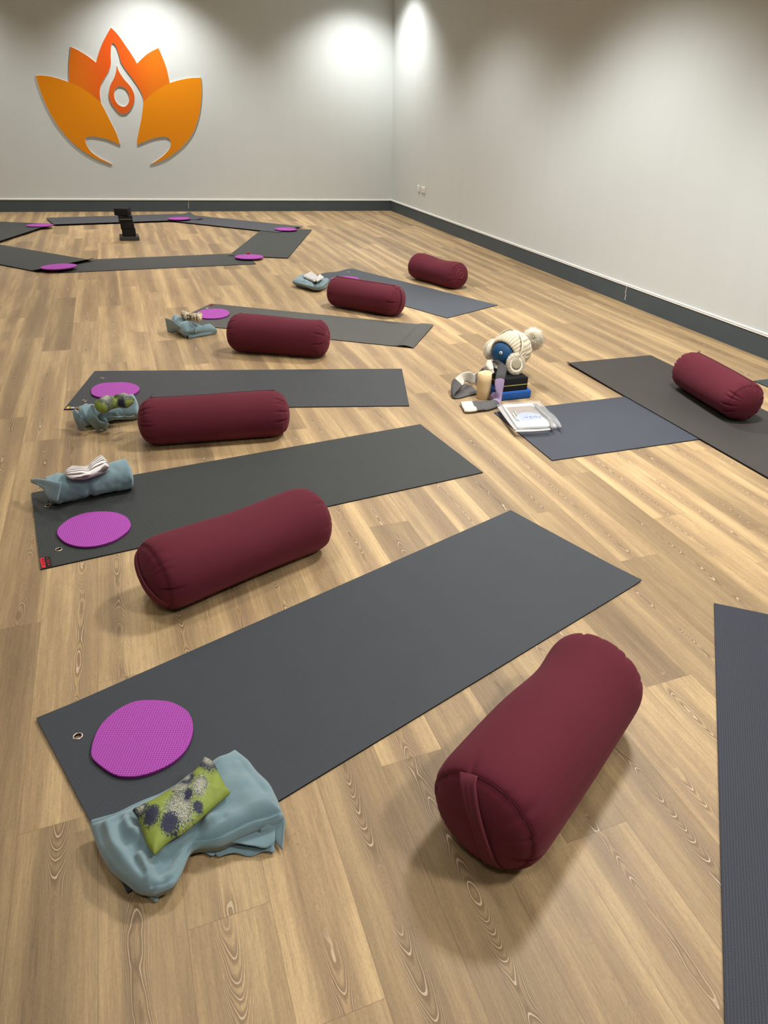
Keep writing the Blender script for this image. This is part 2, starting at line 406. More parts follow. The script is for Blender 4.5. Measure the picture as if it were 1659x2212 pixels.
def yoga_mat(label, c4, m, thick=.005, z0=0.0, holes=(), curl=None, nu=60, nv=20, group=None):
    """c4: world corners A,B,C,D (AB and DC are the long edges)"""
    A, B, C, D = [Vector((p[0], p[1], 0)) for p in c4]
    ctr = (A+B+C+D)/4; t = thing('yoga_mat', label, 'yoga mat', (ctr.x, ctr.y, z0), 0, group)
    L = (B-A).length; Wd = (D-A).length
    def pos(a, b, z):
        p = A.lerp(B, a).lerp(D.lerp(C, a), b) - ctr; dz = curl(a, b) if curl else 0
        return Vector((p.x, p.y, z+dz))
    us = [i/nu for i in range(nu+1)]; vs = [j/nv for j in range(nv+1)]
    hc = []
    for hu, hv in holes:            # carve a cell of its own around each eyelet
        r = .014
        for lst, c, q in ((us, hu, r/L), (vs, hv, r/Wd)):
            lst[:] = [x for x in lst if abs(x-c) > q*1.01 or x in (0, 1)]; lst += [c-q, c+q]; lst.sort()
        hc.append((hu, hv, r))
    for lst in (us, vs): lst[:] = sorted(set(lst))
    NU, NV = len(us), len(vs); V = []; uv = []; Fc = []; mi = []
    for z in (thick, 0.0):
        for a in us:
            for b in vs: V.append(pos(a, b, z)); uv.append((a*L, b*Wd))
    N1 = NU*NV
    def cell(i, j):
        for k, (hu, hv, r) in enumerate(hc):
            if us[i] < hu < us[i+1] and vs[j] < hv < vs[j+1]: return k
        return None
    ring = {}
    for i in range(NU-1):
        for j in range(NV-1):
            a, b, c, d = i*NV+j, (i+1)*NV+j, (i+1)*NV+j+1, i*NV+j+1
            k = cell(i, j)
            if k is None:
                Fc.append((a, d, c, b)); mi.append(0); Fc.append((N1+a, N1+b, N1+c, N1+d)); mi.append(1)
            else:
                hu, hv, r = hc[k]; rr = .0085; n = 16; rg = []
                for base, z in ((0, thick), (N1, 0.0)):
                    st = len(V)
                    for q in range(n):
                        an = -3*PI/4 + 2*PI*q/n
                        V.append(pos(hu+rr*math.cos(an)/L, hv+rr*math.sin(an)/Wd, z)); uv.append((hu*L, hv*Wd))
                    cs = [base+a, base+b, base+c, base+d]
                    for s in range(4):
                        for q in range(4):
                            p0, p1 = st+s*4+q, st+(s*4+q+1) % n
                            # corner nearest to the middle of this quarter
                            f = (cs[s], p1, p0) if q < 2 else (cs[(s+1) % 4], p1, p0)
                            Fc.append(f if base == 0 else f[::-1]); mi.append(0 if base == 0 else 1)
                        f = (cs[s], cs[(s+1) % 4], st+s*4+2); Fc.append(f if base == 0 else f[::-1]); mi.append(0)
                    rg.append(st)
                for q in range(n):
                    Fc.append((rg[0]+q, rg[0]+(q+1) % n, rg[1]+(q+1) % n, rg[1]+q)); mi.append(1)
                p = pos(hu, hv, thick)
                ring = [p + Vector((.0105*math.cos(2*PI*q/24), .0105*math.sin(2*PI*q/24), .0006)) for q in range(24)]
                tube('eyelet', ring, .0028, M_STEEL, t, 8, True, .55)
    bord = [i*NV for i in range(NU)] + [(NU-1)*NV+j for j in range(1, NV)] + [i*NV+NV-1 for i in range(NU-2, -1, -1)] + [j for j in range(NV-2, 0, -1)]
    for q in range(len(bord)):
        a, b = bord[q], bord[(q+1) % len(bord)]; Fc.append((a, b, N1+b, N1+a)); mi.append(1)
    bm = bmesh.new(); bv = [bm.verts.new(v) for v in V]; bm.verts.index_update(); ul = bm.loops.layers.uv.new('UVMap')
    for f, k in zip(Fc, mi):
        try: fc = bm.faces.new([bv[i] for i in f])
        except ValueError: continue
        fc.material_index = k
        for lo, i in zip(fc.loops, f): lo[ul].uv = uv[i]
    bmesh.ops.recalc_face_normals(bm, faces=bm.faces); me = bpy.data.meshes.new('mat_sheet'); bm.to_mesh(me); bm.free()
    link('mat_sheet', me, [m, M_EDGEB], t, False)
    t['_L'] = L; t['_W'] = Wd
    return t, pos
MM1 = mat_material('slate_mat', (58, 62, 67)); MM2 = mat_material('charcoal_rib_mat', (54, 57, 56), 'rib', .16)
MM3 = mat_material('grey_mat', (62, 64, 67), 'rib', .08); MM4 = mat_material('worn_grey_mat', (80, 79, 76), 'rib', .10)
MM5 = mat_material('blue_grey_mat', (72, 77, 84)); MM6 = mat_material('brown_grey_mat', (62, 58, 56))
MM7 = mat_material('navy_grey_mat', (62, 66, 76)); MM8 = mat_material('teal_grey_mat', (62, 74, 78))
MM9 = mat_material('midnight_rib_mat', (50, 53, 64), 'long', .16)
MR1 = mat_material('dark_ring_mat', (60, 63, 62)); MR2 = mat_material('bluish_ring_mat', (74, 76, 82))
def px4(*p): return [at(*q) for q in p]
def bl(c4, p):      # bilinear inverse, two steps are plenty for near rectangles
    A, B, C, D = [Vector((q[0], q[1])) for q in c4]; P = Vector((p[0], p[1])); a = b = .5
    for _ in range(20):
        cur = A.lerp(B, a).lerp(D.lerp(C, a), b); e = P-cur
        da = (B-A).lerp(C-D, b); db = (D.lerp(C, a)-A.lerp(B, a)); det = da.x*db.y-da.y*db.x
        a += (e.x*db.y-e.y*db.x)/det; b += (da.x*e.y-da.y*e.x)/det
    return a, b
c1 = px4((80, 1556), (1103, 1104), (1385, 1257), (276, 1931))
m1, p1f = yoga_mat('long slate grey yoga mat in the foreground, under the blanket and largest purple pad', c1, MM1,
                   holes=[bl(c1, at(168, 1591, .005))], nu=90, nv=30,
                   curl=lambda a, b: .004*max(0, 1-a/.05)*(1-b) + .005*max(0, (a-.97)/.03)*max(0, (b-.8)/.2))
c2 = px4((68, 1067), (908, 918), (1043, 1022), (88, 1232))
m2, p2f = yoga_mat('black ribbed yoga mat with a red corner tag, under the rolled blanket', c2, MM2,
                   holes=[bl(c2, at(127, 1187, .005)), bl(c2, at(104, 1092, .005))], nu=90, nv=30)
c3 = px4((205, 803), (868, 798), (884, 878), (138, 886))
m3, p3f = yoga_mat('grey yoga mat with an orange corner mark, behind the widest bolster', c3, MM3,
                   holes=[bl(c3, at(221, 817, .005)), bl(c3, at(182, 866, .005))])
c4_ = px4((456, 657), (936, 705), (893, 753), (368, 698))
m4, p4f = yoga_mat('worn grey ribbed yoga mat with a curled far end, red tag on its corner', c4_, MM4,
                   holes=[bl(c4_, at(447.5, 666, .005))],
                   curl=lambda a, b: .012*max(0, math.sin(PI*min(1, max(0, (a-.93)/.07)))) + .008*max(0, (a-.97)/.03)*(1-b))
c5 = px4((763, 582), (1075, 660), (966, 688), (655, 600))
m5, p5f = yoga_mat('blue-grey yoga mat lying between the two farthest bolsters', c5, MM5,
                   holes=[bl(c5, at(753, 588, .005))],
                   curl=lambda a, b: .008*max(0, 1-a/.08)*(.5+.5*math.sin(b*14)))
yoga_mat('brown-grey yoga mat under the bolster at the right edge', [(2.596, 3.90), (3.272, 3.90), (3.245, 2.07), (2.60, 2.07)], MM6, z0=.0052,
         curl=lambda a, b: .006*max(0, 1-a/.03)*max(0, 1-b*3))
yoga_mat('dark navy mat with the magazine bag on it, partly under the brown-grey mat', [(1.738, 3.250), (2.87, 3.262), (2.87, 2.61), (1.729, 2.617)], MM7)
yoga_mat('sliver of teal-grey yoga mat at the right edge behind the bolster', [(3.602, 3.272), (4.0, 3.285), (4.02, 1.5), (3.60, 1.5)], MM8)
nA = at(1542, 1305); nB = at(1565, 2212); nC = at(1659, 1328)
dl = (nB-nA).normalized(); dw = Vector((-dl.y, dl.x, 0)); dw = dw if dw.dot(nC-nA) > 0 else -dw
yoga_mat('midnight blue ribbed yoga mat running down the right edge of the foreground', [nA, nA+dl*1.8, nA+dl*1.8+dw*.61, nA+dw*.61], MM9, nu=90, nv=30)
# the six mats of the far hexagon
RG = 'mats laid end to end in a hexagon'
Ra = px4((97, 565), (529, 547.5), (553.5, 571), (125.5, 590.5))
Rf = [at(203, 564), at(84, 589.5), None, None]
yoga_mat('near side mat of the far hexagon, parallel to the picture', [at(150, 563.5), at(529, 547.5), at(553.5, 571), at(125.5, 590.5)], MR1, group=RG, nu=30, nv=8)
e = (at(673.5, 497.5)-at(621.5, 559)); e.z = 0; en = Vector((-e.y, e.x, 0)).normalized()*.61
a_, b_ = at(621.5, 559), at(673.5, 497.5)
yoga_mat('right end mat of the far hexagon, reaching toward the corner', [a_+en, b_+en, b_, a_], MR1, group=RG, nu=30, nv=8, z0=.0052)
a_, b_ = at(420, 467.5), at(655, 492); q = (b_-a_).normalized(); qn = Vector((q.y, -q.x, 0))*.62
yoga_mat('back right mat of the far hexagon, bluish grey', [a_, b_, b_+qn, a_+qn], MR2, group=RG, nu=30, nv=8, z0=.0104,
         curl=lambda a, b: .012*max(0, (a-.97)/.03)*(1-b))
a_, b_ = at(100, 474), at(410, 464.5); q = (b_-a_).normalized(); qn = Vector((q.y, -q.x, 0))*.60
yoga_mat('back mat of the far hexagon, behind the block tower', [a_, b_, b_+qn, a_+qn], MR2, group=RG, nu=30, nv=8, z0=.0156,
         curl=lambda a, b: .02*max(0, (a-.96)/.04)*abs(b-.5)*2)
a_ = at(42, 477.5); p_ = at(115, 488); o_ = at(0, 526)
q = (o_-p_).normalized(); qn = Vector((-q.y, q.x, 0))*.61; qn = qn if qn.dot(a_-p_) > 0 else -qn
yoga_mat('back left mat of the far hexagon', [p_+qn, p_+qn+q*1.83, p_+q*1.83, p_], MR1, group=RG, nu=30, nv=8, z0=.0208)
a_, b_ = at(203, 565), at(84, 589.5); q = at(0, 573)-b_; q.z = 0; q = q.normalized(); wv = (a_-b_); wv -= q*wv.dot(q)
wv = wv.normalized()*.61
yoga_mat('near left mat of the far hexagon, its end edge lifting', [a_, b_+wv+q*1.80, b_+q*1.80, b_], MR1, group=RG, nu=40, nv=8, z0=.0052,
         curl=lambda a, b: .022*max(0, 1-a/.05))

# little printed corner tags
M_RED = plain('red_tag', (200, 34, 48), .5); M_BLK = plain('black_tag', (20, 18, 20), .5); M_DRED = plain('dark_red_print', (120, 10, 16), .5)
M_OR = plain('orange_tag', (240, 180, 70), .5); M_WPR = plain('white_print', (225, 222, 226), .5)
def decal(name, parent, wpts, z, m, cat=None):
    loc = [local(parent, (p[0], p[1], 0)) for p in wpts]
    n = len(loc); V = [(p.x, p.y, z) for p in loc]+[(p.x, p.y, z-.0008) for p in loc]
    Fc = [tuple(range(n)), tuple(range(2*n-1, n-1, -1))]+[(i, n+i, n+(i+1) % n, (i+1) % n) for i in range(n)]
    bm = bmesh.new(); bv = [bm.verts.new(v) for v in V]
    for f in Fc: bm.faces.new([bv[i] for i in f])
    bmesh.ops.recalc_face_normals(bm, faces=bm.faces); me = bpy.data.meshes.new(name); bm.to_mesh(me); bm.free()
    return link(name, me, m, parent, False)
s = 27.65
def q2(*p): return [at(78+x/s, 1180+y/s, .006) for x, y in p]
tg = decal('corner_tag', m2, q2((215, 715), (470, 668), (585, 1265), (350, 1295)), .0063, M_RED)
decal('corner_tag', m2, q2((470, 668), (830, 610), (945, 1170), (575, 1235)), .0061, M_BLK)
for a, b, c_, d in (((350, 760), (440, 745), (455, 860), (372, 875)), ((380, 920), (470, 905), (485, 980), (395, 1000)), ((375, 1080), (500, 1060), (512, 1110), (385, 1130))):
    decal('print_mark', m2, q2(a, b, c_, d), .0067, M_DRED)
for x, y in ((600, 730), (650, 850), (640, 960), (690, 1080), (740, 1120), (730, 820), (760, 950)):
    decal('print_mark', m2, q2((x, y), (x+85, y-16), (x+92, y+16), (x+8, y+32)), .0067, M_RED)
s3 = 27.65
def q3(*p): return [at(130+x/s3, 860+y/s3, .006) for x, y in p]
decal('corner_tag', m3, q3((335, 620), (455, 500), (610, 505), (515, 620)), .0063, M_OR)
for x in (620, 700, 780): decal('print_mark', m3, q3((x, 600), (x+45, 525), (x+85, 530), (x+45, 605)), .0063, M_WPR)
for x in (890, 960, 1040): decal('print_mark', m3, q3((x, 590), (x+60, 545), (x+80, 555), (x+25, 600)), .0063, M_OR)
decal('corner_tag', m4, [at(452, 659, .006), at(458, 657.5, .006), at(462, 659, .006), at(454, 662, .006)], .0063, M_DRED)

# ------------------------------------------------------------------ purple knee pads
def pad_mat():
    n = NT('purple_foam', .6, .3); u, v, _ = n.sep(n.obj())
    cw = lambda x, p: n.math('COSINE', n.math('MULTIPLY', x, 2*PI/p))
    h = n.math('ADD', cw(u, .0062), cw(v, .0062))
    n.color(n.mix(n.smooth(h, -1.2, .8), s2l((146, 54, 148)), s2l((178, 82, 180)))); n.bump(h, .4, .0009); return n.m
M_PAD = pad_mat(); M_PADE = plain('purple_foam_edge', (120, 40, 120), .7)
def knee_pad(label, pts, z0, thick=.010, rz=0, tilt=None, group='round purple knee pads'):
    c = sum((Vector((p[0], p[1], 0)) for p in pts), Vector())/len(pts)
    P = resample(catmull([(p[0]-c.x, p[1]-c.y, 0) for p in pts], 6, True)+[Vector((pts[0][0]-c.x, pts[0][1]-c.y, 0))], 65)[:-1]
    P = [Matrix.Rotation(-rz, 3, 'Z') @ p for p in P]
    n = len(P); V = []; Fc = []
    prof = [(0, 0), (.5, 0), (1-.02, 0), (1, .12), (1, .85), (1-.012, 1), (.5, 1), (0, 1)]
    for k, (r, h) in enumerate(prof):
        if r == 0: V.append((0, 0, h*thick))
        else: V += [(p.x*r, p.y*r, h*thick) for p in P]
    idx = [0]; 
    for k in range(1, len(prof)): idx.append(idx[-1]+(1 if prof[k-1][0] == 0 else n))
    for i in range(n): Fc.append((0, idx[1]+(i+1) % n, idx[1]+i))
    for k in range(1, len(prof)-2):
        for i in range(n): Fc.append((idx[k]+i, idx[k]+(i+1) % n, idx[k+1]+(i+1) % n, idx[k+1]+i))
    for i in range(n): Fc.append((idx[-2]+i, idx[-2]+(i+1) % n, idx[-1]))
    if tilt: V = [(x, y, z+tilt(x, y)) for x, y, z in V]
    o = mesh('knee_pad', V, Fc, [M_PAD, M_PADE], None, False); o.location = (c.x, c.y, z0); o.rotation_euler.z = rz
    for p in o.data.polygons: p.material_index = 0 if abs(p.normal.z) > .6 else 1
    tag(o, label, 'knee pad', group); return o
P1 = crop(60, 1470, 4.1475, [(1010, 175), (1240, 180), (1380, 235), (1450, 300), (1482, 410), (1460, 530), (1390, 650), (1250, 760), (1050, 840), (880, 860), (750, 830), (600, 720), (565, 650), (590, 520), (650, 400), (760, 290), (880, 215)], .015)
knee_pad('largest purple pad, on the foreground slate mat beside the pale blue blanket', P1, .0055, .010, -.35)
P2 = crop(50, 940, 4.1475, [(700, 682), (830, 692), (920, 728), (962, 785), (955, 830), (910, 880), (800, 948), (640, 992), (500, 996), (390, 966), (322, 915), (302, 862), (335, 808), (430, 740), (560, 696)], .015)
knee_pad('purple pad on the black ribbed mat with the red tag', P2, .0055, .010, .15)
P3 = crop(120, 780, 3.072, [(235, 200), (245, 175), (300, 148), (400, 140), (480, 142), (540, 160), (557, 185), (530, 212), (480, 228), (380, 240), (290, 238), (245, 222)], .015)
knee_pad('purple pad on the grey mat with the orange corner mark', P3, .0055, .010, .1)
def oval(cx, cy_, a, b, ang, n=14):
    return [(cx+a*math.cos(t)*math.cos(ang)-b*math.sin(t)*math.sin(ang), cy_+a*math.cos(t)*math.sin(ang)+b*math.sin(t)*math.cos(ang)) for t in [2*PI*i/n for i in range(n)]]
def pad_at(label, x, y, a, b, ang, z0, **k):
    c = at(x, y, z0+.01); return knee_pad(label, oval(c.x, c.y, a, b, ang), z0, .010, 0, **k)
P4 = crop(340, 640, 9.217, [(1060, 250), (1200, 246), (1340, 262), (1420, 300), (1432, 340), (1390, 385), (1260, 425), (1080, 440), (920, 432), (800, 400), (760, 350), (830, 300), (930, 265)], .015)
knee_pad('purple pad on the worn grey mat, beside the leopard print pillow', P4, .0055, .010, .2)
pad_at('purple pad half hidden behind the bolster with the strapped right end', 746, 602.5, .135, .125, .5, .0055)
pad_at('purple pad lying on the left corner of the hexagon, near the picture edge', 86, 486, .145, .115, .2, .028)
pad_at('purple pad on the lifting end of the near left hexagon mat', 127, 575, .155, .12, .5, .030)
pad_at('purple pad on the near right corner of the hexagon', 538, 554, .145, .125, 0, .018)
pad_at('purple pad on the back right corner of the hexagon', 617.5, 494.5, .14, .125, -.35, .020)
pad_at('purple pad at the back of the hexagon, nearest the skirting', 387, 471.5, .145, .12, .3, .028)
# red strap end poking out behind the near right ring pad
o = tube('red_strap', [at(534, 549, .02), at(536, 546, .035), at(538, 545, .03), at(538.5, 548, .022)], .008, plain('red_webbing', (205, 60, 75), .6), None, 8)
tag(o, 'small looped red strap end behind the purple pad at the near right hexagon corner', 'strap')

# ------------------------------------------------------------------ bolsters
def bolster_mat():
    n = NT('burgundy_cotton', .85, .15); o = n.obj()
    x, y, z = n.sep(o)
    f = n.noise(o, 6, 4, .6); c = n.mix(f, s2l((79, 24, 36)), s2l((92, 31, 44)))
    wv = n.noise(o, 900, 2, .6); c = n.mix(n.math('MULTIPLY', wv, .25), c, s2l((134, 66, 78)))
    n.color(c); n.bump(n.math('ADD', wv, n.math('MULTIPLY', n.noise(o, 18, 3), .9)), .25, .0015)
    n.b.inputs['Sheen Weight'].default_value = .25; n.b.inputs['Sheen Roughness'].default_value = .5
    n.b.inputs['Sheen Tint'].default_value = s2l((190, 120, 130)); return n.m
M_BOL = bolster_mat(); M_SEAM = plain('burgundy_thread', (82, 26, 38), .8); M_STRAP = plain('burgundy_webbing', (104, 42, 54), .8, bump=.3, bscale=400)
M_ZIP = plain('dark_zip', (60, 18, 28), .6); M_EMB = plain('embroidery_thread', (150, 72, 86), .7)
BG = 'burgundy cylindrical bolsters'
def bolster(label, x, y, ang, L, R, k=.93, dips=(), seed=0, strap=None, zip_ang=None, emblem=None, z0=0.0, gather=1.0):
    """axis along local X; dips: (x, width, depth, side) sagging of the upper side"""
    t = thing('bolster', label, 'bolster', (x, y, z0), ang, BG)
    rs = random.Random(seed); ph = [rs.uniform(0, 2*PI) for _ in range(8)]
    hl = L/2; r_in = R*.87; xs_ = hl-.040; cr_ = .065      # seam radius, seam position, length of the rounded shoulder
    body = [((xs_-cr_)*i/30, R) for i in range(31)]
    for i in range(1, 13):                                 # shoulder: quarter superellipse down to the seam
        q = i/12; body.append((xs_-cr_+cr_*math.sin(PI/2*q), R-(R-r_in)*(1-math.cos(PI/2*q))**1.15))
    seam_i = len(body)-1
    for i in range(1, 15):                                 # domed end
        q = i/14; body.append((xs_+.040*(1-(1-q)**2)**.62, r_in*(1-q)))
    half = body
    full = [(-a, r) for a, r in reversed(half)] + half[1:]
    NA = 128; V = []; Fc = []
    def warp(a, r, th):
        # gathers close to the two end seams
        s = abs(a)/hl; e_ = math.exp(-((abs(a)-xs_)/.030)**2) if r > r_in*.6 else 0
        g = 0
        for i, fr in enumerate((11, 17, 23, 31)): g += math.sin(fr*th+ph[i]+(2 if a > 0 else 0))
        g = max(-1.2, g-.9)
        r2 = r - gather*.0042*e_*max(0, g)
        r2 += .0016*math.sin(3*th+ph[4]+a*7)*(r/R) + .0012*math.sin(9*a+ph[5])*(r/R)
        yy = r2*math.cos(th); zz = r2*math.sin(th)
        for dx, wd, dp, sd in dips:
            wg = math.exp(-((a-dx)/wd)**2)
            if sd == 'top' and zz > 0: zz -= dp*wg*(zz/R)
            if sd == 'left' and yy > 0: yy -= dp*wg*(yy/R)
            if sd == 'right' and yy < 0: yy -= dp*wg*(yy/R)
        zc = R*k
        zz = zc + zz*k - .004
        # flattened where it rests
        if zz < .012: zz = .012*(max(0, zz+.02)/.032)
        if yy: yy *= 1 + .03*max(0, 1-abs(zz-.05)/.05)
        return Vector((a, yy, max(0.0004, zz)))
    idx = []
    for a, r in full:
        if r < 1e-6: idx.append([len(V)]); V.append(warp(a, 0, 0))
        else:
            idx.append(list(range(len(V), len(V)+NA)))
            for q in range(NA): V.append(warp(a, r, 2*PI*q/NA))
    for A_, B_ in zip(idx, idx[1:]):
        for q in range(NA):
            if len(A_) == 1: Fc.append((A_[0], B_[(q+1) % NA], B_[q]))
            elif len(B_) == 1: Fc.append((A_[q], A_[(q+1) % NA], B_[0]))
            else: Fc.append((A_[q], A_[(q+1) % NA], B_[(q+1) % NA], B_[q]))
    mesh('cover', V, [f[::-1] for f in Fc], M_BOL, t)
    a_s, r_s = half[seam_i]
    for sg in (-1, 1):
        rg = [warp(sg*a_s, r_s+.0002, 2*PI*q/96) for q in range(96)]
        tube('end_seam', rg, .0016, M_SEAM, t, 6, True)
    def surf(q, th, off=0.0):     # point over the cap: q -1..1 across the cap from rim to rim
        pass
    if strap:
        sg, rot, bow, sh = strap       # end, rotation of the strap round the axis, how far it bows out
        band = t
        NS, NWd = 28, 9; V2 = []
        for i in range(NS+1):
            q = -1+2*i/NS; rr = r_s*q
            for j in range(NWd+1):
                wq = (j/NWd-.5); off = .046*wq*(1-.30*(1-q*q))
                fold = .0030*abs(math.cos(wq*PI*3))
                xx = a_s + .040*max(0, 1-q*q)**.62 + bow*(1-q*q) + fold*(1-q**6) + .0015
                ax = math.cos(rot)*rr - math.sin(rot)*(off+sh*(1-q*q)); az = math.sin(rot)*rr + math.cos(rot)*(off+sh*(1-q*q))
                V2.append(Vector((sg*xx, ax, max(.002, R*k + az*k - .004))))
        n1 = len(V2); W1 = NWd+1
        V2 += [v - Vector((sg*.0025, 0, 0)) for v in V2[:n1]]
        F2 = []
        for i in range(NS):
            for j in range(NWd):
                a = i*W1+j; f = (a, a+1, a+W1+1, a+W1); F2.append(f); F2.append(tuple(n1+z for z in f[::-1]))
        for i in range(NS):
            for j in (0, NWd): a = i*W1+j; F2.append((a, a+W1, n1+a+W1, n1+a))
        for j in range(NWd):
            for i in (0, NS): a = i*W1+j; F2.append((a, a+1, n1+a+1, n1+a))
        bm = bmesh.new(); bv = [bm.verts.new(v) for v in V2]
        for f in F2: bm.faces.new([bv[i] for i in f])
        bmesh.ops.recalc_face_normals(bm, faces=bm.faces); me = bpy.data.meshes.new('carry_strap'); bm.to_mesh(me); bm.free()
        link('carry_strap', me, M_STRAP, t)
    if zip_ang is not None:
        zpt = [warp(a, R+.0003, zip_ang) for a in np.linspace(-hl+.06, hl-.06, 60)]
        zo = tube('zip_seam', zpt, .0016, M_ZIP, t, 6)
        zo2 = tube('zip_seam', [warp(a, R+.0008, zip_ang+.09) for a in np.linspace(-hl+.06, hl-.06, 60)], .0012, M_SEAM, t, 6)
        e0 = warp(-hl+.07, R, zip_ang)
        pl = tube('zip_pull', [e0, e0+Vector((-.003, 0, .006)), e0+Vector((.004, 0, .014))], .0022, M_ZIP, t, 6, flat=.5)
    if emblem:
        sg, cyy, czz, er = emblem
        def cap_pt(dy, dz):
            rr = math.hypot(cyy+dy, czz+dz); th = math.atan2(czz+dz, cyy+dy)
            # profile x for this radius
            xs = [p for p in half if p[1] <= R]; best = min(half[30:], key=lambda p: abs(p[1]-rr))
            lo = sorted(half[seam_i:], key=lambda p: p[1]); 
            xv = np.interp(rr, [p[1] for p in lo], [p[0] for p in lo])
            p = warp(sg*xv, rr, th); return p+Vector((sg*.0012, 0, 0.0006))
        tube('embroidered_emblem', [cap_pt(er*math.cos(2*PI*i/32), er*math.sin(2*PI*i/32)) for i in range(32)], .0019, M_EMB, t, 6, True)
        for cs in ([(-.5, .35), (-.2, .55), (.05, .3), (-.1, 0), (.1, -.35), (.4, -.5)], [(.45, .45), (.25, .1), (.5, -.1)], [(-.5, -.1), (-.3, -.45), (-.55, -.55)], [(.0, .15), (.3, .2), (.2, .45)]):
            tube('embroidered_emblem', [cap_pt(a*er, b*er) for a, b, _ in [(p[0], p[1], 0) for p in catmull([(u, v, 0) for u, v in cs], 5)]], .0016, M_EMB, t, 6)
    return t
bolster('nearest and largest burgundy bolster, bare floor under it, strap on its near end', .770, 1.036, math.radians(32.1), .650, .138, .95,
        dips=[(.10, .14, .012, 'top'), (.14, .10, .016, 'left')], seed=1, strap=(-1, math.radians(68), .004, .022))
bolster('burgundy bolster lying diagonally between the black ribbed mat and the foreground mat', .226, 2.155, math.radians(21), .670, .127, .92,
        dips=[(.02, .15, .014, 'top')], seed=2, strap=(-1, math.radians(40), .004, .012))
bolster('burgundy bolster beside the green patterned pillow, in front of the grey mat', .298, 3.339, math.radians(-6.1), .690, .120, .915,
        dips=[(-.05, .2, .006, 'top')], seed=3, zip_ang=math.radians(66), gather=1.5)
bolster('burgundy bolster lying along the front of the worn grey mat', .852, 4.601, math.radians(-28.3), .662, .125, .96,
        dips=[(.15, .16, .006, 'top')], seed=4, zip_ang=math.radians(62), emblem=(1, -.02, .02, .036), gather=1.4)
bolster('burgundy bolster with a zip along its top and a strapped right end', 1.733, 5.548, math.radians(-49.2), .662, .128, .93,
        seed=5, zip_ang=math.radians(92), strap=(1, math.radians(75), .006, .01), gather=1.3)
bolster('farthest burgundy bolster, sagging in the middle, closest to the right wall skirting', 2.697, 6.395, math.radians(-69.6), .655, .129, .94,
        dips=[(.02, .14, .018, 'top')], seed=6, emblem=(1, -.02, .03, .04), zip_ang=math.radians(60))
bolster('burgundy bolster on the brown-grey mat, cut by the right picture edge', 3.030, 3.015, math.radians(-98.5), .660, .122, .93,
        seed=7, zip_ang=math.radians(75), z0=.0103, gather=2)

# ------------------------------------------------------------------ fabric lumps: outline of four sides, puffed up
def coons(top, right, bottom, left, nu, nv):
    """top A->B, right B->C, bottom D->C, left A->D"""
    T_, B_, L_, R2 = resample(top, nu+1), resample(bottom, nu+1), resample(left, nv+1), resample(right, nv+1)
    A, B, C, D = T_[0], T_[-1], B_[-1], B_[0]; G = []
    for i in range(nu+1):
        u = i/nu; row = []
        for j in range(nv+1):
            v = j/nv
            row.append(T_[i]*(1-v)+B_[i]*v+L_[j]*(1-u)+R2[j]*u-(A*(1-u)*(1-v)+B*u*(1-v)+D*(1-u)*v+C*u*v))
        G.append(row)
    return G
def puff(name, sides, Ht, edge, m, parent, base=lambda x, y: 0.0, relief=None, nu=70, nv=44, sm=6, hmap=None, flat=.5, lumps=0.0, seed=0):
    """sides in world coords; Ht thickness, edge rounding distance; relief(x,y,u,v,d) extra height"""
    S = [catmull([Vector((p[0], p[1], 0)) for p in s_], sm) if len(s_) > 2 else [Vector((p[0], p[1], 0)) for p in s_] for s_ in sides]
    G = coons(*S, nu, nv); bd = np.array([[p.x, p.y] for s_ in S for p in resample(s_, 500)])
    V = []; uv = []; bot = []
    for i, row in enumerate(G):
        for j, p in enumerate(row):
            d = 0 if i in (0, nu) or j in (0, nv) else float(np.sqrt(((bd-np.array([p.x, p.y]))**2).sum(1)).min())
            q = min(1, d/edge); pr = math.sqrt(max(0, 1-(1-q)**2)); hh = Ht*(hmap(i/nu, j/nv) if hmap else 1)
            b = base(p.x, p.y); mid = b+hh*flat
            ex = relief(p.x, p.y, i/nu, j/nv, d)*min(1, d/(edge*.8)) if relief else 0
            if lumps: ex += lumps*mnoise.noise(Vector((p.x*22+seed*7, p.y*22, seed)))*pr
            tp = mid+(b+hh-mid)*pr+ex; bt = mid-(mid-b)*pr
            l = local(parent, (p.x, p.y, 0)) if parent else Vector((p.x, p.y, 0))
            z0 = parent.location.z if parent else 0
            V.append((l.x, l.y, max(tp, bt+.001)-z0)); bot.append((l.x, l.y, bt-z0)); uv.append((i/nu, j/nv))
    n1 = len(V); W1 = nv+1; V += bot; uv += uv[:]; Fc = []
    for i in range(nu):
        for j in range(nv):
            a = i*W1+j; f = (a, a+1, a+W1+1, a+W1); Fc.append(f); Fc.append(tuple(n1+z for z in f[::-1]))
    bd_i = [i*W1 for i in range(nu+1)]+[nu*W1+j for j in range(1, nv+1)]+[i*W1+nv for i in range(nu-1, -1, -1)]+[j for j in range(nv-1, 0, -1)]
    for q in range(len(bd_i)): a, b = bd_i[q], bd_i[(q+1) % len(bd_i)]; Fc.append((a, b, n1+b, n1+a))
    bm = bmesh.new(); bv = [bm.verts.new(v) for v in V]; ul = bm.loops.layers.uv.new('UVMap')
    for f in Fc:
        try: fc = bm.faces.new([bv[i] for i in f])
        except ValueError: continue
        for lo, i in zip(fc.loops, f): lo[ul].uv = uv[i]
    bmesh.ops.remove_doubles(bm, verts=bm.verts, dist=.00005)
    bmesh.ops.recalc_face_normals(bm, faces=bm.faces); me = bpy.data.meshes.new(name); bm.to_mesh(me); bm.free()
    o = link(name, me, m, parent)
    return o
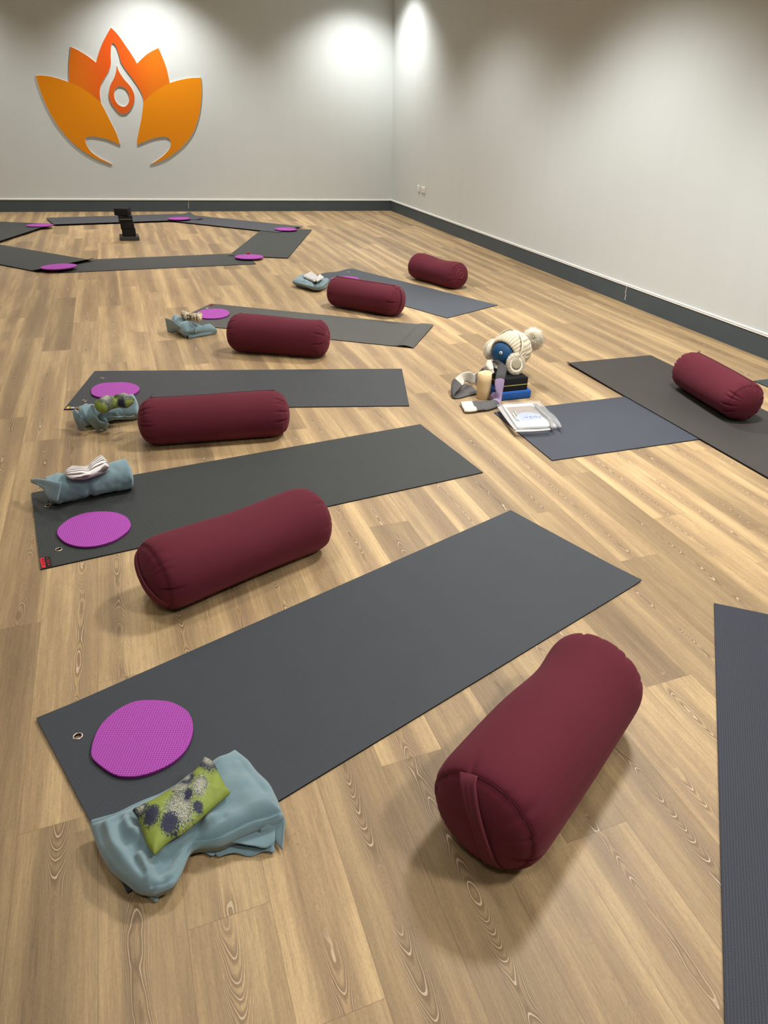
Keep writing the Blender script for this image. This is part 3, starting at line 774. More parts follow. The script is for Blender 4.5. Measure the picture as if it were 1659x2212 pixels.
def ridge(pts, width, amp):
    """crease or fold along a polyline: gaussian bump"""
    P = [Vector((p[0], p[1])) for p in pts]
    def f(x, y):
        q = Vector((x, y)); best = 1e9
        for a, b in zip(P, P[1:]):
            ab = b-a; t_ = max(0, min(1, (q-a).dot(ab)/max(1e-9, ab.length_squared))); best = min(best, (a+ab*t_-q).length)
        return amp*math.exp(-(best/width)**2)
    return f
def ribbon(name, ctrl, m, parent=None, thick=.004, nseg=10, nw=10, wave=None, colf=None, edge_round=True):
    """ctrl: list of (left edge point, right edge point); a strip of cloth of given thickness"""
    A = catmull([c[0] for c in ctrl], nseg); B = catmull([c[1] for c in ctrl], nseg); K = len(A)
    P = [[A[i].lerp(B[i], j/nw) for j in range(nw+1)] for i in range(K)]
    if wave:
        for i in range(K):
            for j in range(nw+1):
                P[i][j] = P[i][j]+wave(i/(K-1), j/nw)
    N_ = [[None]*(nw+1) for _ in range(K)]
    for i in range(K):
        for j in range(nw+1):
            du_ = P[min(K-1, i+1)][j]-P[max(0, i-1)][j]; dv_ = P[i][min(nw, j+1)]-P[i][max(0, j-1)]
            n_ = du_.cross(dv_); N_[i][j] = n_.normalized() if n_.length > 1e-12 else Vector((0, 0, 1))
    V = []; uv = []; cols = []; ctr = parent.location if parent else Vector()
    for sgn in (.5, -.5):
        for i in range(K):
            for j in range(nw+1):
                tt = thick*(.25+.75*math.sqrt(max(0, 1-(2*j/nw-1)**4))) if edge_round else thick
                p = P[i][j]+N_[i][j]*sgn*tt; V.append(local(parent, p) if parent else p); uv.append((i/(K-1), j/nw))
                if colf: cols.append(colf(i/(K-1), j/nw))
    n1 = K*(nw+1); W1 = nw+1; Fc = []
    for i in range(K-1):
        for j in range(nw):
            a = i*W1+j; f = (a, a+1, a+W1+1, a+W1); Fc.append(f[::-1]); Fc.append(tuple(n1+z for z in f))
    bd_i = [i*W1 for i in range(K)]+[(K-1)*W1+j for j in range(1, nw+1)]+[i*W1+nw for i in range(K-2, -1, -1)]+[j for j in range(nw-1, 0, -1)]
    for q in range(len(bd_i)): a, b = bd_i[q], bd_i[(q+1) % len(bd_i)]; Fc.append((b, a, n1+a, n1+b))
    return mesh(name, V, Fc, m, parent, uvs=uv, cols=cols if colf else None)

def fleece_mat():
    n = NT('blue_fleece', .95, .1); o = n.obj()
    c = n.mix(n.noise(o, 30, 4, .65), s2l((106, 133, 141)), s2l((127, 152, 159)))
    n.color(c); n.bump(n.math('ADD', n.noise(o, 500, 3, .7), n.math('MULTIPLY', n.noise(o, 60, 3), .8)), .35, .0015)
    n.b.inputs['Sheen Weight'].default_value = .4; n.b.inputs['Sheen Roughness'].default_value = .6; return n.m
M_FLC = fleece_mat()
def green_mat(blobs, name='green_print_cotton'):
    """leafy navy and cream blotches on green; blobs (u, v, radius, cream share) in the pillow's own uv"""
    n = NT(name, .6, .3); u, v, _ = n.sep(n.uv())
    vec = n.comb(n.math('MULTIPLY', u, 2.2), v)
    fine = n.noise(vec, 38, 4, .75); fine2 = n.noise(vec, 24, 5, .8, .6); tw = n.noise(vec, 55, 3, .8, 1.5); scr = n.noise(vec, 34, 2, .7, 3.0)
    c = n.mix(n.noise(vec, 5, 3), s2l((118, 134, 50)), s2l((146, 160, 76)))
    for (bu, bv, r, cream) in blobs:
        du = n.math('MULTIPLY', n.math('SUBTRACT', u, bu), 2.2); dv = n.math('SUBTRACT', v, bv)
        d = n.math('SQRT', n.math('ADD', n.math('MULTIPLY', du, du), n.math('MULTIPLY', dv, dv)))
        q = n.math('ADD', n.math('DIVIDE', d, r), n.math('MULTIPLY', n.math('SUBTRACT', fine2, .5), 2.4))
        c = n.mix(n.math('MULTIPLY', n.smooth(q, .75, .95, 1, 0), n.smooth(scr, .30, .42, .25, 1)), c, s2l((40, 42, 70)))
        if cream:
            q3_ = n.math('ADD', n.math('DIVIDE', d, r*cream), n.math('MULTIPLY', n.math('SUBTRACT', tw, .5), 4.0))
            c = n.mix(n.math('MULTIPLY', n.smooth(q3_, .75, .95, 1, 0), n.smooth(scr, .49, .53)), c, s2l((214, 216, 186)))
    n.color(c); n.bump(n.math('ADD', n.noise(n.obj(), 45, 3), n.math('MULTIPLY', fine, .2)), .35, .002); return n.m

# --- foreground blanket (crop scale 3.606 at 180,1600)
BC = lambda pts, z=0: crop(180, 1600, 3.606, pts, z)
bl1 = thing('fleece_blanket', 'pale blue fleece blanket folded on the near corner of the foreground slate mat', 'blanket', at(400, 1790), 0)
S_top = BC([(62, 700), (190, 650), (300, 610), (560, 470), (800, 330), (1010, 205), (1190, 105)], .03)
S_right = BC([(1190, 105), (1290, 185), (1370, 285), (1450, 360), (1510, 470), (1575, 640)], .03)
S_bot = BC([(560, 1235), (700, 1170), (760, 1090), (800, 1000), (840, 900), (900, 852), (1060, 840), (1200, 780), (1370, 705), (1575, 640)], .012)
S_left = BC([(62, 700), (95, 800), (160, 960), (230, 1060), (340, 1150), (430, 1215), (560, 1235)], .02)
fr = []
for pts, wd, am in (
    ([(330, 690), (400, 830), (520, 1000), (580, 1200)], .014, .020), ([(200, 700), (240, 850), (330, 1000), (450, 1150)], .018, .014),
    ([(290, 650), (330, 760), (420, 900)], .010, -.016), ([(420, 830), (520, 960), (560, 1100)], .010, -.014),
    ([(600, 1060), (640, 960), (760, 840), (900, 720)], .016, -.022), ([(720, 1040), (760, 930), (850, 800), (1000, 660)], .016, .014),
    ([(680, 1010), (740, 960)], .014, -.016), ([(1000, 800), (1200, 660), (1400, 560)], .022, .008), ([(480, 640), (640, 900)], .02, -.008),
    ([(1120, 200), (1250, 400), (1400, 560)], .03, .006), ([(250, 680), (300, 800), (360, 900), (480, 1080)], .007, -.010),
    ([(560, 980), (620, 1100), (650, 1180)], .008, -.012), ([(860, 760), (980, 700), (1100, 640)], .008, -.007), ([(700, 860), (820, 760), (960, 690)], .009, .008),
    ([(1230, 180), (1330, 330), (1420, 420)], .010, -.006), ([(140, 740), (200, 900), (300, 1050)], .008, -.008), ([(430, 760), (520, 860), (640, 900)], .010, .012),
    ([(1000, 820), (1150, 760), (1330, 680)], .007, -.006)):
    fr.append(ridge(BC(pts, .05), wd, am))
puff('folded_body', [S_top, S_right, S_bot, S_left], .062, .032, M_FLC, bl1, relief=lambda x, y, u, v, d: sum(f(x, y) for f in fr),
     lumps=.010, nu=120, nv=80, hmap=lambda u, v: 1-.15*math.exp(-((u-.42)/.12)**2), base=lambda x, y: .0055, seed=2)
# loose layers fanning out on the right
def lay(pts_in, pts_out, zi, zo, amp, fq, nm='loose_layer', th=.004):
    a = [at(180+p[0]/3.606, 1600+p[1]/3.606, zi) for p in pts_in]; b = [at(180+p[0]/3.606, 1600+p[1]/3.606, zo) for p in pts_out]
    return ribbon(nm, list(zip(a, b)), M_FLC, bl1, th, 8, 12, wave=lambda s_, t_: Vector((0, 0, amp*t_*math.sin(s_*fq))))
lay([(900, 780), (1050, 760), (1200, 700), (1350, 640), (1480, 560)], [(1055, 908), (1180, 880), (1300, 895), (1400, 868), (1490, 878)], .012, .006, .003, 9)
lay([(960, 770), (1100, 740), (1250, 680), (1400, 620), (1500, 560)], [(1190, 790), (1250, 815), (1340, 820), (1420, 830), (1490, 800)], .03, .024, .003, 7)
lay([(1380, 690), (1440, 650), (1500, 600), (1545, 600), (1572, 628)], [(1380, 740), (1430, 770), (1480, 782), (1530, 830), (1548, 850)], .04, .010, .002, 5)
lay([(840, 830), (900, 800), (980, 780), (1060, 770)], [(910, 862), (960, 885), (1010, 900), (1065, 850)], .014, .006, .002, 4)
lay([(480, 1120), (540, 1140), (600, 1120)], [(505, 1215), (565, 1262), (590, 1205)], .03, .004, .002, 5)

# --- foreground eye pillow
PC = lambda pts, z=.085: crop(180, 1600, 3.606, pts, z)
ep = puff('eye_pillow', [PC([(382, 545), (520, 478), (640, 408), (760, 330), (870, 240), (945, 125)]), PC([(945, 125), (1010, 165), (1060, 260), (1100, 340), (1148, 402)]),
          PC([(550, 893), (660, 790), (790, 710), (900, 620), (1010, 520), (1148, 402)]), PC([(382, 545), (430, 620), (470, 740), (500, 820), (550, 893)])],
          .042, .045, green_mat([(.13, .42, .24, .0), (.06, .12, .20, .5), (.95, .14, .36, .45), (.52, .20, .28, .9), (.62, .08, .22, .4), (.42, .60, .40, .9), (.27, .78, .25, .0), (.70, .50, .26, .9), (.60, .85, .14, 0), (.55, .5, .14, 0)]),
          None, base=lambda x, y: .064, nu=70, nv=36, relief=None, lumps=.006, seed=5)
tag(ep, 'green eye pillow with navy and cream print, on the foreground blanket', 'eye pillow')

# --- rolled blankets
def roll(name, axis, rad, m, parent, wob=.004, seed=0, flat=.85, nseg=14, n=40, base=0.0, capf=True, wrink=()):
    """squashed roll through axis points (x, y), radius list"""
    P = resample(catmull([Vector((p[0], p[1], 0)) for p in axis], 8), nseg*3+1); K = len(P); V = []; Fc = []
    rr = np.interp(np.linspace(0, 1, K), np.linspace(0, 1, len(rad)), rad)
    ends = [(0, .0), (0, .35), (0, .7), (0, .92)] if capf else []
    rows = [(0, s_) for s_ in (.0, .4, .75, .93)] + [(i, 1.0) for i in range(K)] + [(K-1, s_) for s_ in (.93, .75, .4, .0)]
    for ri, (i, sc) in enumerate(rows):
        t_ = (P[min(K-1, i+1)]-P[max(0, i-1)]).normalized(); nr = Vector((-t_.y, t_.x, 0)); r = rr[i]
        push = (-1 if ri < 4 else (1 if ri >= len(rows)-4 else 0))*r*.22*(1-sc**2)
        for k in range(n):
            th = 2*PI*k/n; s_ = i/(K-1)
            ns = mnoise.noise(Vector((s_*5+seed, math.cos(th)*1.3, math.sin(th)*1.3)))*wob
            ns += mnoise.noise(Vector((s_*16+seed, math.cos(th)*3, math.sin(th)*3)))*wob*.5
            for (ws, wa, wt) in wrink: ns += wa*math.exp(-((s_-ws-wt*math.cos(th))/.03)**2)
            q = (r+ns)*sc; z = base + r*flat + q*math.sin(th)*flat
            p = P[i]+nr*(q*math.cos(th))+t_*push
            if z < base+.004: z = base+.004*(z-base+.004)/.008 if z > base-.004 else base
            l = local(parent, (p.x, p.y, 0)) if parent else p
            V.append((l.x, l.y, max(z, base+.0002)-(parent.location.z if parent else 0)))
    R3 = len(rows)
    for i in range(R3-1):
        for k in range(n): a = i*n+k; b = i*n+(k+1) % n; Fc.append((a, b, b+n, a+n))
    Fc.append(tuple(range(n))); Fc.append(tuple((R3-1)*n+k for k in range(n-1, -1, -1)))
    bm = bmesh.new(); bv = [bm.verts.new(v) for v in V]
    for f in Fc: bm.faces.new([bv[i] for i in f])
    bmesh.ops.remove_doubles(bm, verts=bm.verts, dist=.0001)
    bmesh.ops.recalc_face_normals(bm, faces=bm.faces); me = bpy.data.meshes.new(name); bm.to_mesh(me); bm.free()
    return link(name, me, m, parent)
def spiral(name, c, nr, r, turns, m, parent, base, flat=.85, th=.006, depth=.01, tdir=None):
    """rolled-up layers showing at the end of a roll"""
    pts = []
    for i in range(int(turns*28)):
        a = 2*PI*i/28; q = r*(1-.8*i/(turns*28)); pts.append(Vector((c[0]+nr.x*q*math.cos(a), c[1]+nr.y*q*math.cos(a), base+r*flat+q*flat*math.sin(a))))
    A = [local(parent, p+tdir*depth) for p in pts]
    return tube(name, A, th/2, m, parent, 6)
bl2 = thing('fleece_blanket', 'pale blue rolled blanket with a pointed loose corner, on the black ribbed mat', 'blanket', at(200, 1080), 0)
A0 = at(103, 1104, 0); A1 = at(296, 1066, 0)
ax = (A1-A0).normalized(); nn = Vector((-ax.y, ax.x, 0)); r0 = .058
roll('rolled_body', [A0+nn*r0*.95+ax*.02, A0.lerp(A1, .3)+nn*r0*.92, A0.lerp(A1, .65)+nn*r0*1.02, A1+nn*r0*1.06-ax*.012], [.058, .059, .056, .060, .064, .066], M_FLC, bl2, .007, 3, .92, base=.0055, wrink=((.47, -.007, .02), (.12, .006, .05)))
z4 = lambda x, y, z: at(50+x/4.1475, 940+y/4.1475, z)
ribbon('loose_corner', [(z4(78, 402, .088), z4(84, 418, .080)), (z4(150, 398, .108), z4(140, 455, .085)), (z4(215, 405, .116), z4(195, 500, .072)), (z4(280, 415, .120), z4(230, 570, .050)), (z4(340, 420, .121), z4(300, 600, .045))],
       M_FLC, bl2, .012, 8, 12, wave=lambda s_, t_: Vector((0, 0, .006*math.sin(t_*8+s_*3)*(1-s_))))

bl3 = thing('fleece_blanket', 'pale blue crumpled roll of blanket against the left end of the widest bolster', 'blanket', at(230, 915), 0)
z5 = lambda x, y, z: at(140+x/8.295, 830+y/8.295, z)
A0 = z5(255, 815, 0); A1 = z5(1250, 690, 0); ax = (A1-A0).normalized(); nn = Vector((-ax.y, ax.x, 0)); r0 = .055
roll('rolled_body', [A0+nn*.055+ax*.02, A0.lerp(A1, .4)+nn*.06, A0.lerp(A1, .75)+nn*.07, A1+nn*.070+ax*.02], [.052, .056, .060, .064, .066], M_FLC, bl3, .009, 8, .88, wrink=((.1, .006, .05), (.3, -.008, .06), (.42, .006, -.05)))
for k, pts in enumerate([
    [((385, 385, .12), (520, 400, .13)), ((300, 450, .125), (560, 520, .10)), ((330, 560, .10), (640, 640, .075)), ((440, 680, .06), (780, 700, .05)), ((590, 810, .008), (775, 770, .012))],
    [((145, 520, .085), (200, 470, .10)), ((160, 600, .07), (290, 540, .09)), ((210, 700, .04), (330, 640, .07)), ((250, 810, .008), (420, 740, .04))],
    [((540, 540, .095), (700, 560, .09)), ((520, 640, .06), (760, 660, .06)), ((540, 740, .02), (775, 770, .02))]]):
    ribbon('crumpled_fold', [(z5(*a), z5(*b)) for a, b in pts], M_FLC, bl3, .010, 8, 12, wave=lambda s_, t_, k=k: Vector((0, 0, .008*math.sin(t_*9+s_*5+k))))
ribbon('wavy_hem', [(z5(800+90*i, 560+((i*37) % 5)*8-10*i*0, .095-.0*i), z5(800+90*i, 600+14*math.sin(i*2.2), .080)) for i in range(6)], M_FLC, bl3, .006, 6, 5)

bl4 = thing('fleece_blanket', 'pale blue tumbled blanket with a raised flap, under the leopard print pillow', 'blanket', at(420, 710), 0)
z6 = lambda x, y, z: at(340+x/9.217, 640+y/9.217, z)
puff('folded_body', [[z6(300, 430, .08), z6(380, 330, .10), z6(560, 400, .10), z6(760, 480, .10), z6(930, 510, .09)], [z6(930, 510, .09), z6(1000, 590, .06), z6(1130, 600, .05), z6(1190, 700, .02)],
     [z6(500, 830, .01), z6(620, 850, .0), z6(830, 800, 0), z6(1000, 760, 0), z6(1190, 715, .0)], [z6(300, 430, .08), z6(290, 560, .04), z6(380, 700, .02), z6(500, 830, .01)]], .108, .055, M_FLC, bl4,
     relief=lambda x, y, u, v, d: .010*math.sin(u*11+v*6)+.008*math.sin(v*17-u*5), lumps=.016, seed=4, hmap=lambda u, v: 1.05-.45*u)
ribbon('raised_flap', [(z6(155, 428, .10), z6(205, 700, .0)), (z6(300, 480, .105), z6(290, 730, .0)), (z6(420, 590, .085), z6(400, 720, .01)), (z6(520, 660, .06), z6(500, 750, .02))], M_FLC, bl4, .006, 8, 10)
ribbon('side_roll', [(z6(500, 780, .01), z6(560, 840, .0)), (z6(520, 660, .05), z6(600, 740, .02)), (z6(560, 600, .075), z6(660, 640, .05)), (z6(640, 588, .08), z6(740, 640, .06)), (z6(720, 640, .06), z6(780, 730, .04))], M_FLC, bl4, .010, 8, 10, wave=lambda s_, t_: Vector((0, 0, .012*math.sin(PI*t_))))
ribbon('lower_fold', [(z6(620, 800, .012), z6(620, 850, 0)), (z6(800, 720, .03), z6(860, 800, .004)), (z6(1000, 690, .03), z6(1040, 770, .004)), (z6(1190, 690, .025), z6(1180, 735, .004))], M_FLC, bl4, .012, 8, 8, wave=lambda s_, t_: Vector((0, 0, .010*math.sin(PI*t_))))

bl5 = thing('fleece_blanket', 'pale blue blanket folded flat, left of the bolster with a strapped right end', 'blanket', at(680, 615), 0)
z7 = lambda x, y, z: at(620+x/9.217, 560+y/9.217, z)
puff('lower_layer', [[z7(170, 560, .01), z7(300, 430, .01), z7(600, 400, .01), z7(840, 420, .01)], [z7(840, 420, .01), z7(800, 540, .01), z7(740, 600, .01)],
     [z7(180, 565, 0), z7(400, 610, 0), z7(600, 645, 0), z7(740, 605, 0)], [z7(170, 560, .01), z7(175, 562, 0), z7(180, 565, 0)]], .022, .02, M_FLC, bl5, base=lambda x, y: .0056, nu=40, nv=24, lumps=.004)
puff('upper_layer', [[z7(115, 470, .04), z7(260, 330, .06), z7(460, 300, .07), z7(700, 370, .07), z7(840, 385, .06)], [z7(840, 385, .06), z7(800, 460, .05), z7(720, 560, .04)],
     [z7(115, 520, .02), z7(300, 560, .02), z7(520, 610, .02), z7(650, 600, .02), z7(720, 560, .03)], [z7(115, 470, .04), z7(108, 500, .03), z7(115, 520, .02)]], .055, .035, M_FLC, bl5,
     base=lambda x, y: .022, nu=50, nv=30, relief=lambda x, y, u, v, d: -.018*math.exp(-((u-.72)/.05)**2)*(v > .4), lumps=.008, seed=9)

# --- remaining eye pillows
def stripe_mat(name, c1_, c2_, k, axis=1, wav=.02, wid=(.35, .65)):
    n = NT(name, .75, .2); uv = n.uv(); x = n.sep(uv)[axis]
    x = n.math('ADD', x, n.math('MULTIPLY', n.noise(uv, 4, 2), wav))
    tr = n.math('MULTIPLY', n.math('PINGPONG', n.math('MULTIPLY', x, k), .5), 2.0)
    n.color(n.mix(n.smooth(tr, wid[0], wid[1]), s2l(c1_), s2l(c2_))); n.bump(n.noise(n.obj(), 300, 2), .2, .001); return n.m
st = stripe_mat('grey_stripe_jersey', (236, 230, 226), (112, 100, 100), 7, 1, .10, (.45, .7))
z8 = z4
tw = puff('eye_pillow', [[z8(385, 330, .13), z8(440, 292, .13), z8(540, 288, .135), z8(620, 235, .14), z8(715, 168, .15)], [z8(715, 168, .15), z8(750, 205, .15), z8(768, 270, .14)],
          [z8(385, 385, .12), z8(440, 402, .12), z8(560, 385, .12), z8(690, 330, .12), z8(768, 270, .13)], [z8(385, 330, .13), z8(376, 360, .125), z8(385, 385, .12)]], .038, .022, st, None,
          base=lambda x, y: .112, relief=lambda x, y, u, v, d: -.012*math.exp(-((u-.52)/.07)**2)+.030*max(0, u-.6), lumps=.006, seed=3, nu=60, nv=26)
tag(tw, 'grey and white striped eye pillow twisted on the rolled blanket with the pointed corner', 'eye pillow')
g2 = green_mat([(.30, .58, .52, .6), (.80, .38, .60, .6), (.25, .05, .35, .7), (.62, .95, .25, 0)], 'green_print_cotton_small')
e3 = puff('eye_pillow', [[z5(530, 350, .15), z5(640, 270, .155), z5(760, 250, .155), z5(860, 245, .15), z5(960, 195, .16), z5(1110, 185, .16), z5(1180, 205, .16)],
          [z5(1180, 205, .16), z5(1240, 260, .15), z5(1250, 325, .13)], [z5(620, 560, .11), z5(740, 540, .115), z5(860, 460, .12), z5(960, 405, .125), z5(1080, 420, .125), z5(1190, 385, .125), z5(1250, 325, .13)],
          [z5(530, 350, .15), z5(535, 430, .135), z5(570, 500, .12), z5(620, 560, .11)]], .072, .04, g2, None, base=lambda x, y: .108,
          relief=lambda x, y, u, v, d: -.022*math.exp(-((u-.52)/.06)**2), lumps=.008, seed=6, nu=60, nv=30)
tag(e3, 'green printed eye pillow pinched at its waist, on the crumpled roll of blanket', 'eye pillow')
def leopard():
    n = NT('leopard_print', .8, .2); uv = n.uv(); x, y, _ = n.sep(uv)
    v = n.comb(n.math('MULTIPLY', x, 2.4), y); vo = n.node('ShaderNodeTexVoronoi'); n.set(vo.inputs['Vector'], v); vo.inputs['Scale'].default_value = 8
    d = n.math('ADD', vo.outputs['Distance'], n.math('MULTIPLY', n.math('SUBTRACT', n.noise(v, 22, 2), .5), .3))
    ring_ = n.math('MULTIPLY', n.smooth(d, .16, .2), n.smooth(d, .40, .44, 1, 0))
    c = n.mix(n.smooth(d, .14, .2, 1, 0), s2l((214, 196, 168)), s2l((150, 112, 78))); n.color(n.mix(ring_, c, s2l((40, 32, 30)))); return n.m
e4 = puff('eye_pillow', [[z6(475, 250, .16), z6(560, 250, .165), z6(660, 300, .16), z6(760, 345, .15), z6(840, 325, .15), z6(890, 330, .15)], [z6(890, 330, .15), z6(900, 380, .14), z6(860, 480, .12), z6(850, 500, .115)],
          [z6(470, 370, .13), z6(540, 430, .125), z6(640, 450, .12), z6(740, 490, .115), z6(850, 500, .115)], [z6(475, 250, .16), z6(460, 310, .145), z6(470, 370, .13)]], .062, .035, leopard(), None,
          base=lambda x, y: .100, lumps=.008, seed=8, nu=50, nv=26)
tag(e4, 'leopard print eye pillow on top of the tumbled blanket', 'eye pillow')
s5 = stripe_mat('thin_stripe_cotton', (236, 232, 224), (96, 94, 96), 8, 1, .03, (.5, .75))
e5 = puff('eye_pillow', [[z7(315, 335, .095), z7(440, 255, .10), z7(500, 250, .10)], [z7(500, 250, .10), z7(600, 330, .095), z7(690, 385, .09)],
          [z7(540, 465, .08), z7(620, 440, .08), z7(690, 385, .085)][0:3], [z7(315, 335, .095), z7(420, 405, .085), z7(540, 465, .08)]], .028, .02, s5, None, base=lambda x, y: .076, nu=40, nv=30)
tag(e5, 'thin striped eye pillow with a folded end, on the flat folded blanket', 'eye pillow')
e5b = puff('folded_end', [[z7(560, 410, .11), z7(620, 320, .11), z7(680, 310, .11)], [z7(680, 310, .11), z7(730, 360, .105)], [z7(600, 455, .10), z7(660, 420, .10), z7(730, 360, .10)], [z7(560, 410, .11), z7(575, 440, .10), z7(600, 455, .10)]],
           .022, .014, s5, None, base=lambda x, y: .094, nu=30, nv=20, lumps=.006)
e5b.parent = e5

# ------------------------------------------------------------------ tower of foam blocks in the far ring
M_BLKF = plain('black_foam', (30, 30, 32), .8, .2, bump=.3, bscale=300); M_GRYF = plain('grey_foam', (74, 72, 70), .8, .2, bump=.3, bscale=300)
M_OLIVE = plain('olive_line', (150, 156, 100), .7)
TG = 'foam blocks stacked in a leaning tower'
YT = 9.13                                             # plane of the tower's front faces
def tw_(x, y): return at_y(220+x/16.59, 440+y/16.59, YT)
def yb(label, bl_, br_, tl_, depth, z, h, m, line=False, rz=0.0, wk=1.0):
    a = tw_(*bl_); b = tw_(*br_); L = (b.x-a.x)*wk
    t = thing('yoga_block', label, 'yoga block', ((a.x+b.x)/2, YT+depth/2+.01, z), rz, TG)
    rbox('foam_body', (L, depth, h), .008, m, t)
    if line:
        for s_ in (-1, 1):
            v, f = boxv(-L/2+.006, L/2-.006, -.0015, .0015, -.002, .002); o = mesh('colour_line', v, f, M_OLIVE, t, False); o.location = (0, s_*(depth/2+.0004), h*.50)
            v, f = boxv(-.0015, .0015, -depth/2+.006, depth/2-.006, -.002, .002); o = mesh('colour_line', v, f, M_OLIVE, t, False); o.location = (s_*(L/2+.0004), 0, h*.50)
    return t
zt = [0, .046, .119, .192, .265]
yb('flat grey foam block, the base of the tower', (660, 1365), (1360, 1345), None, .21, 0, .046, M_GRYF)
yb('black foam block right above the grey base', (760, 1195), (1240, 1180), None, .15, zt[1], .073, M_BLKF, rz=-.05)
yb('plain black foam block in the middle of the tower', (690, 945), (1180, 930), None, .15, zt[2], .073, M_BLKF)
yb('black foam block with an olive line, second from the top', (620, 690), (1115, 680), None, .15, zt[3], .073, M_BLKF, True, rz=.03)
yb('black foam block topping the tower, turned to one side', (470, 440), (1060, 445), None, .15, zt[4], .073, M_BLKF, rz=-.28, wk=.85)

# ------------------------------------------------------------------ little yogi figure: blocks, ball head, hat, earmuffs, scarf, candle
M_BLUEF = plain('blue_foam', (38, 90, 168), .75, .25, bump=.3, bscale=400)
ob = rbox('foam_slab', (.205, .285, .050), .010, M_BLUEF); ob.location = (1.948, 3.542, 0)
tag(ob, 'blue foam slab on the floor under the black block and hatted ball', 'foam block')
bb = thing('yoga_block', 'black foam block with a yellow-green line, on the blue foam slab', 'yoga block', (1.947, 3.522, .050))
rbox('foam_body', (.158, .220, .075), .003, M_BLKF, bb)
for s_ in (-1, 1):
    v, f = boxv(-.077, .077, -.001, .001, -.0018, .0018); o = mesh('colour_line', v, f, plain('lime_line', (190, 190, 110), .6), bb, False); o.location = (0, s_*.1104, .034)
    v, f = boxv(-.001, .001, -.108, .108, -.0018, .0018); o = mesh('colour_line', v, f, M_OLIVE, bb, False); o.location = (s_*.0794, 0, .034)
BALL = at(1092.0, 764.0, .207); BR = .081
def sphere(name, c, r, m, parent=None, seg=48, scale=(1, 1, 1)):
    bm = bmesh.new(); bmesh.ops.create_uvsphere(bm, u_segments=seg, v_segments=seg//2, radius=r); bmesh.ops.scale(bm, vec=scale, verts=bm.verts)
    me = bpy.data.meshes.new(name); bm.to_mesh(me); bm.free(); o = link(name, me, m, parent); o.location = c; return o
ball = thing('exercise_ball', 'dark blue ball with a googly eye, worn under the cream hat like a head', 'ball', (BALL.x, BALL.y, BALL.z-BR))
M_BALL = plain('navy_rubber', (24, 74, 116), .6, .35)
sphere('ball_body', (0, 0, BR), BR, M_BALL, ball, 64)
dirc = (Vector((0, 0, CAM_H))-BALL)                      # roughly the way the face looks
def ray_on_ball(x, y, rad):
    d = (fwd + R_*((x-PX)/F_PX) - U_*((y-PY)/F_PX)).normalized(); o_ = Vector((0, 0, CAM_H)) - BALL
    b = o_.dot(d); c = o_.length_squared-rad*rad; q = b*b-c
    return (o_+d*(-b-math.sqrt(max(0, q))))
eyep = ray_on_ball(1082, 762.3, BR)
en_ = eyep.normalized()
def disc(name, c, nrm, r, th, m, parent, n=32):
    q = nrm.to_track_quat('Z', 'Y').to_matrix(); V = []; Fc = []
    for z, rr in ((0, r), (th*.7, r), (th, r*.7), (th*1.08, 0)):
        if rr == 0: V.append(c+q @ Vector((0, 0, z)))
        else: V += [c+q @ Vector((rr*math.cos(2*PI*i/n), rr*math.sin(2*PI*i/n), z)) for i in range(n)]
    for k in range(2): Fc += [(k*n+i, k*n+(i+1) % n, (k+1)*n+(i+1) % n, (k+1)*n+i) for i in range(n)]
    Fc += [(2*n+i, 2*n+(i+1) % n, 3*n) for i in range(n)]; Fc.append(tuple(range(n-1, -1, -1)))
    return mesh(name, V, Fc, m, parent)
ofs = Vector((0, 0, BR))
eye = disc('googly_eye', eyep+ofs, en_, .0092, .003, plain('eye_white', (235, 238, 242), .25, .5), ball)
disc('pupil', eyep+ofs+en_*.0031+Vector((0, 0, -.001)), en_, .0042, .0006, plain('pupil_black', (12, 14, 20), .25, .5), ball)
# directions of the head, fixed in the room
a_ax = (R_*.66 + U_*.50 + fwd*.56).normalized()
e_ax = (R_*.80 - U_*.44 - fwd*.42); e_ax = (e_ax-a_ax*e_ax.dot(a_ax)).normalized(); f_ax = a_ax.cross(e_ax)
def knit_mat(name, rgb, rgb2, ku, kv, amp=.5):
    n = NT(name, .95, .1); u, v, _ = n.sep(n.uv())
    r_ = n.math('ABSOLUTE', n.math('SINE', n.math('MULTIPLY', u, PI*ku)))
    st_ = n.math('ABSOLUTE', n.math('SINE', n.math('ADD', n.math('MULTIPLY', v, PI*kv), n.math('MULTIPLY', r_, 1.5))))
    h = n.math('ADD', r_, n.math('MULTIPLY', st_, .4)); n.color(n.mix(n.smooth(h, .1, 1.1), s2l(rgb2), s2l(rgb))); n.bump(h, amp, .004); return n.m
M_RIBK = knit_mat('cream_rib_knit', (238, 226, 200), (196, 178, 146), 34, 40, .8); M_CABK = knit_mat('cream_cable_knit', (240, 230, 206), (204, 190, 162), 22, 26, .9)
hat = thing('bobble_hat', 'cream knitted bobble hat with a fluffy pompom on the blue ball', 'hat', (BALL.x, BALL.y, BALL.z))
def rev(name, prof, m, parent, n=96, bend=None, relief=None, uvk=1):
    """surface around a_ax; prof = (t along axis, radius)"""
    V = []; uv = []; Fc = []; K = len(prof)
    for i, (t_, r) in enumerate(prof):
        for k in range(n+1):
            th = 2*PI*k/n; rr = r + (relief(i/(K-1), th) if relief else 0)
            p = a_ax*t_ + e_ax*(rr*math.cos(th)) + f_ax*(rr*math.sin(th))
            if bend: p = p+bend(i/(K-1), th)
            V.append(p); uv.append((k/n, i/(K-1)))
    for i in range(K-1):
        for k in range(n): a = i*(n+1)+k; Fc.append((a, a+1, a+n+2, a+n+1))
    o = mesh(name, V, Fc, m, parent, uvs=uv)
    md = o.modifiers.new('t', 'SOLIDIFY'); md.thickness = .005; md.offset = 1; return o
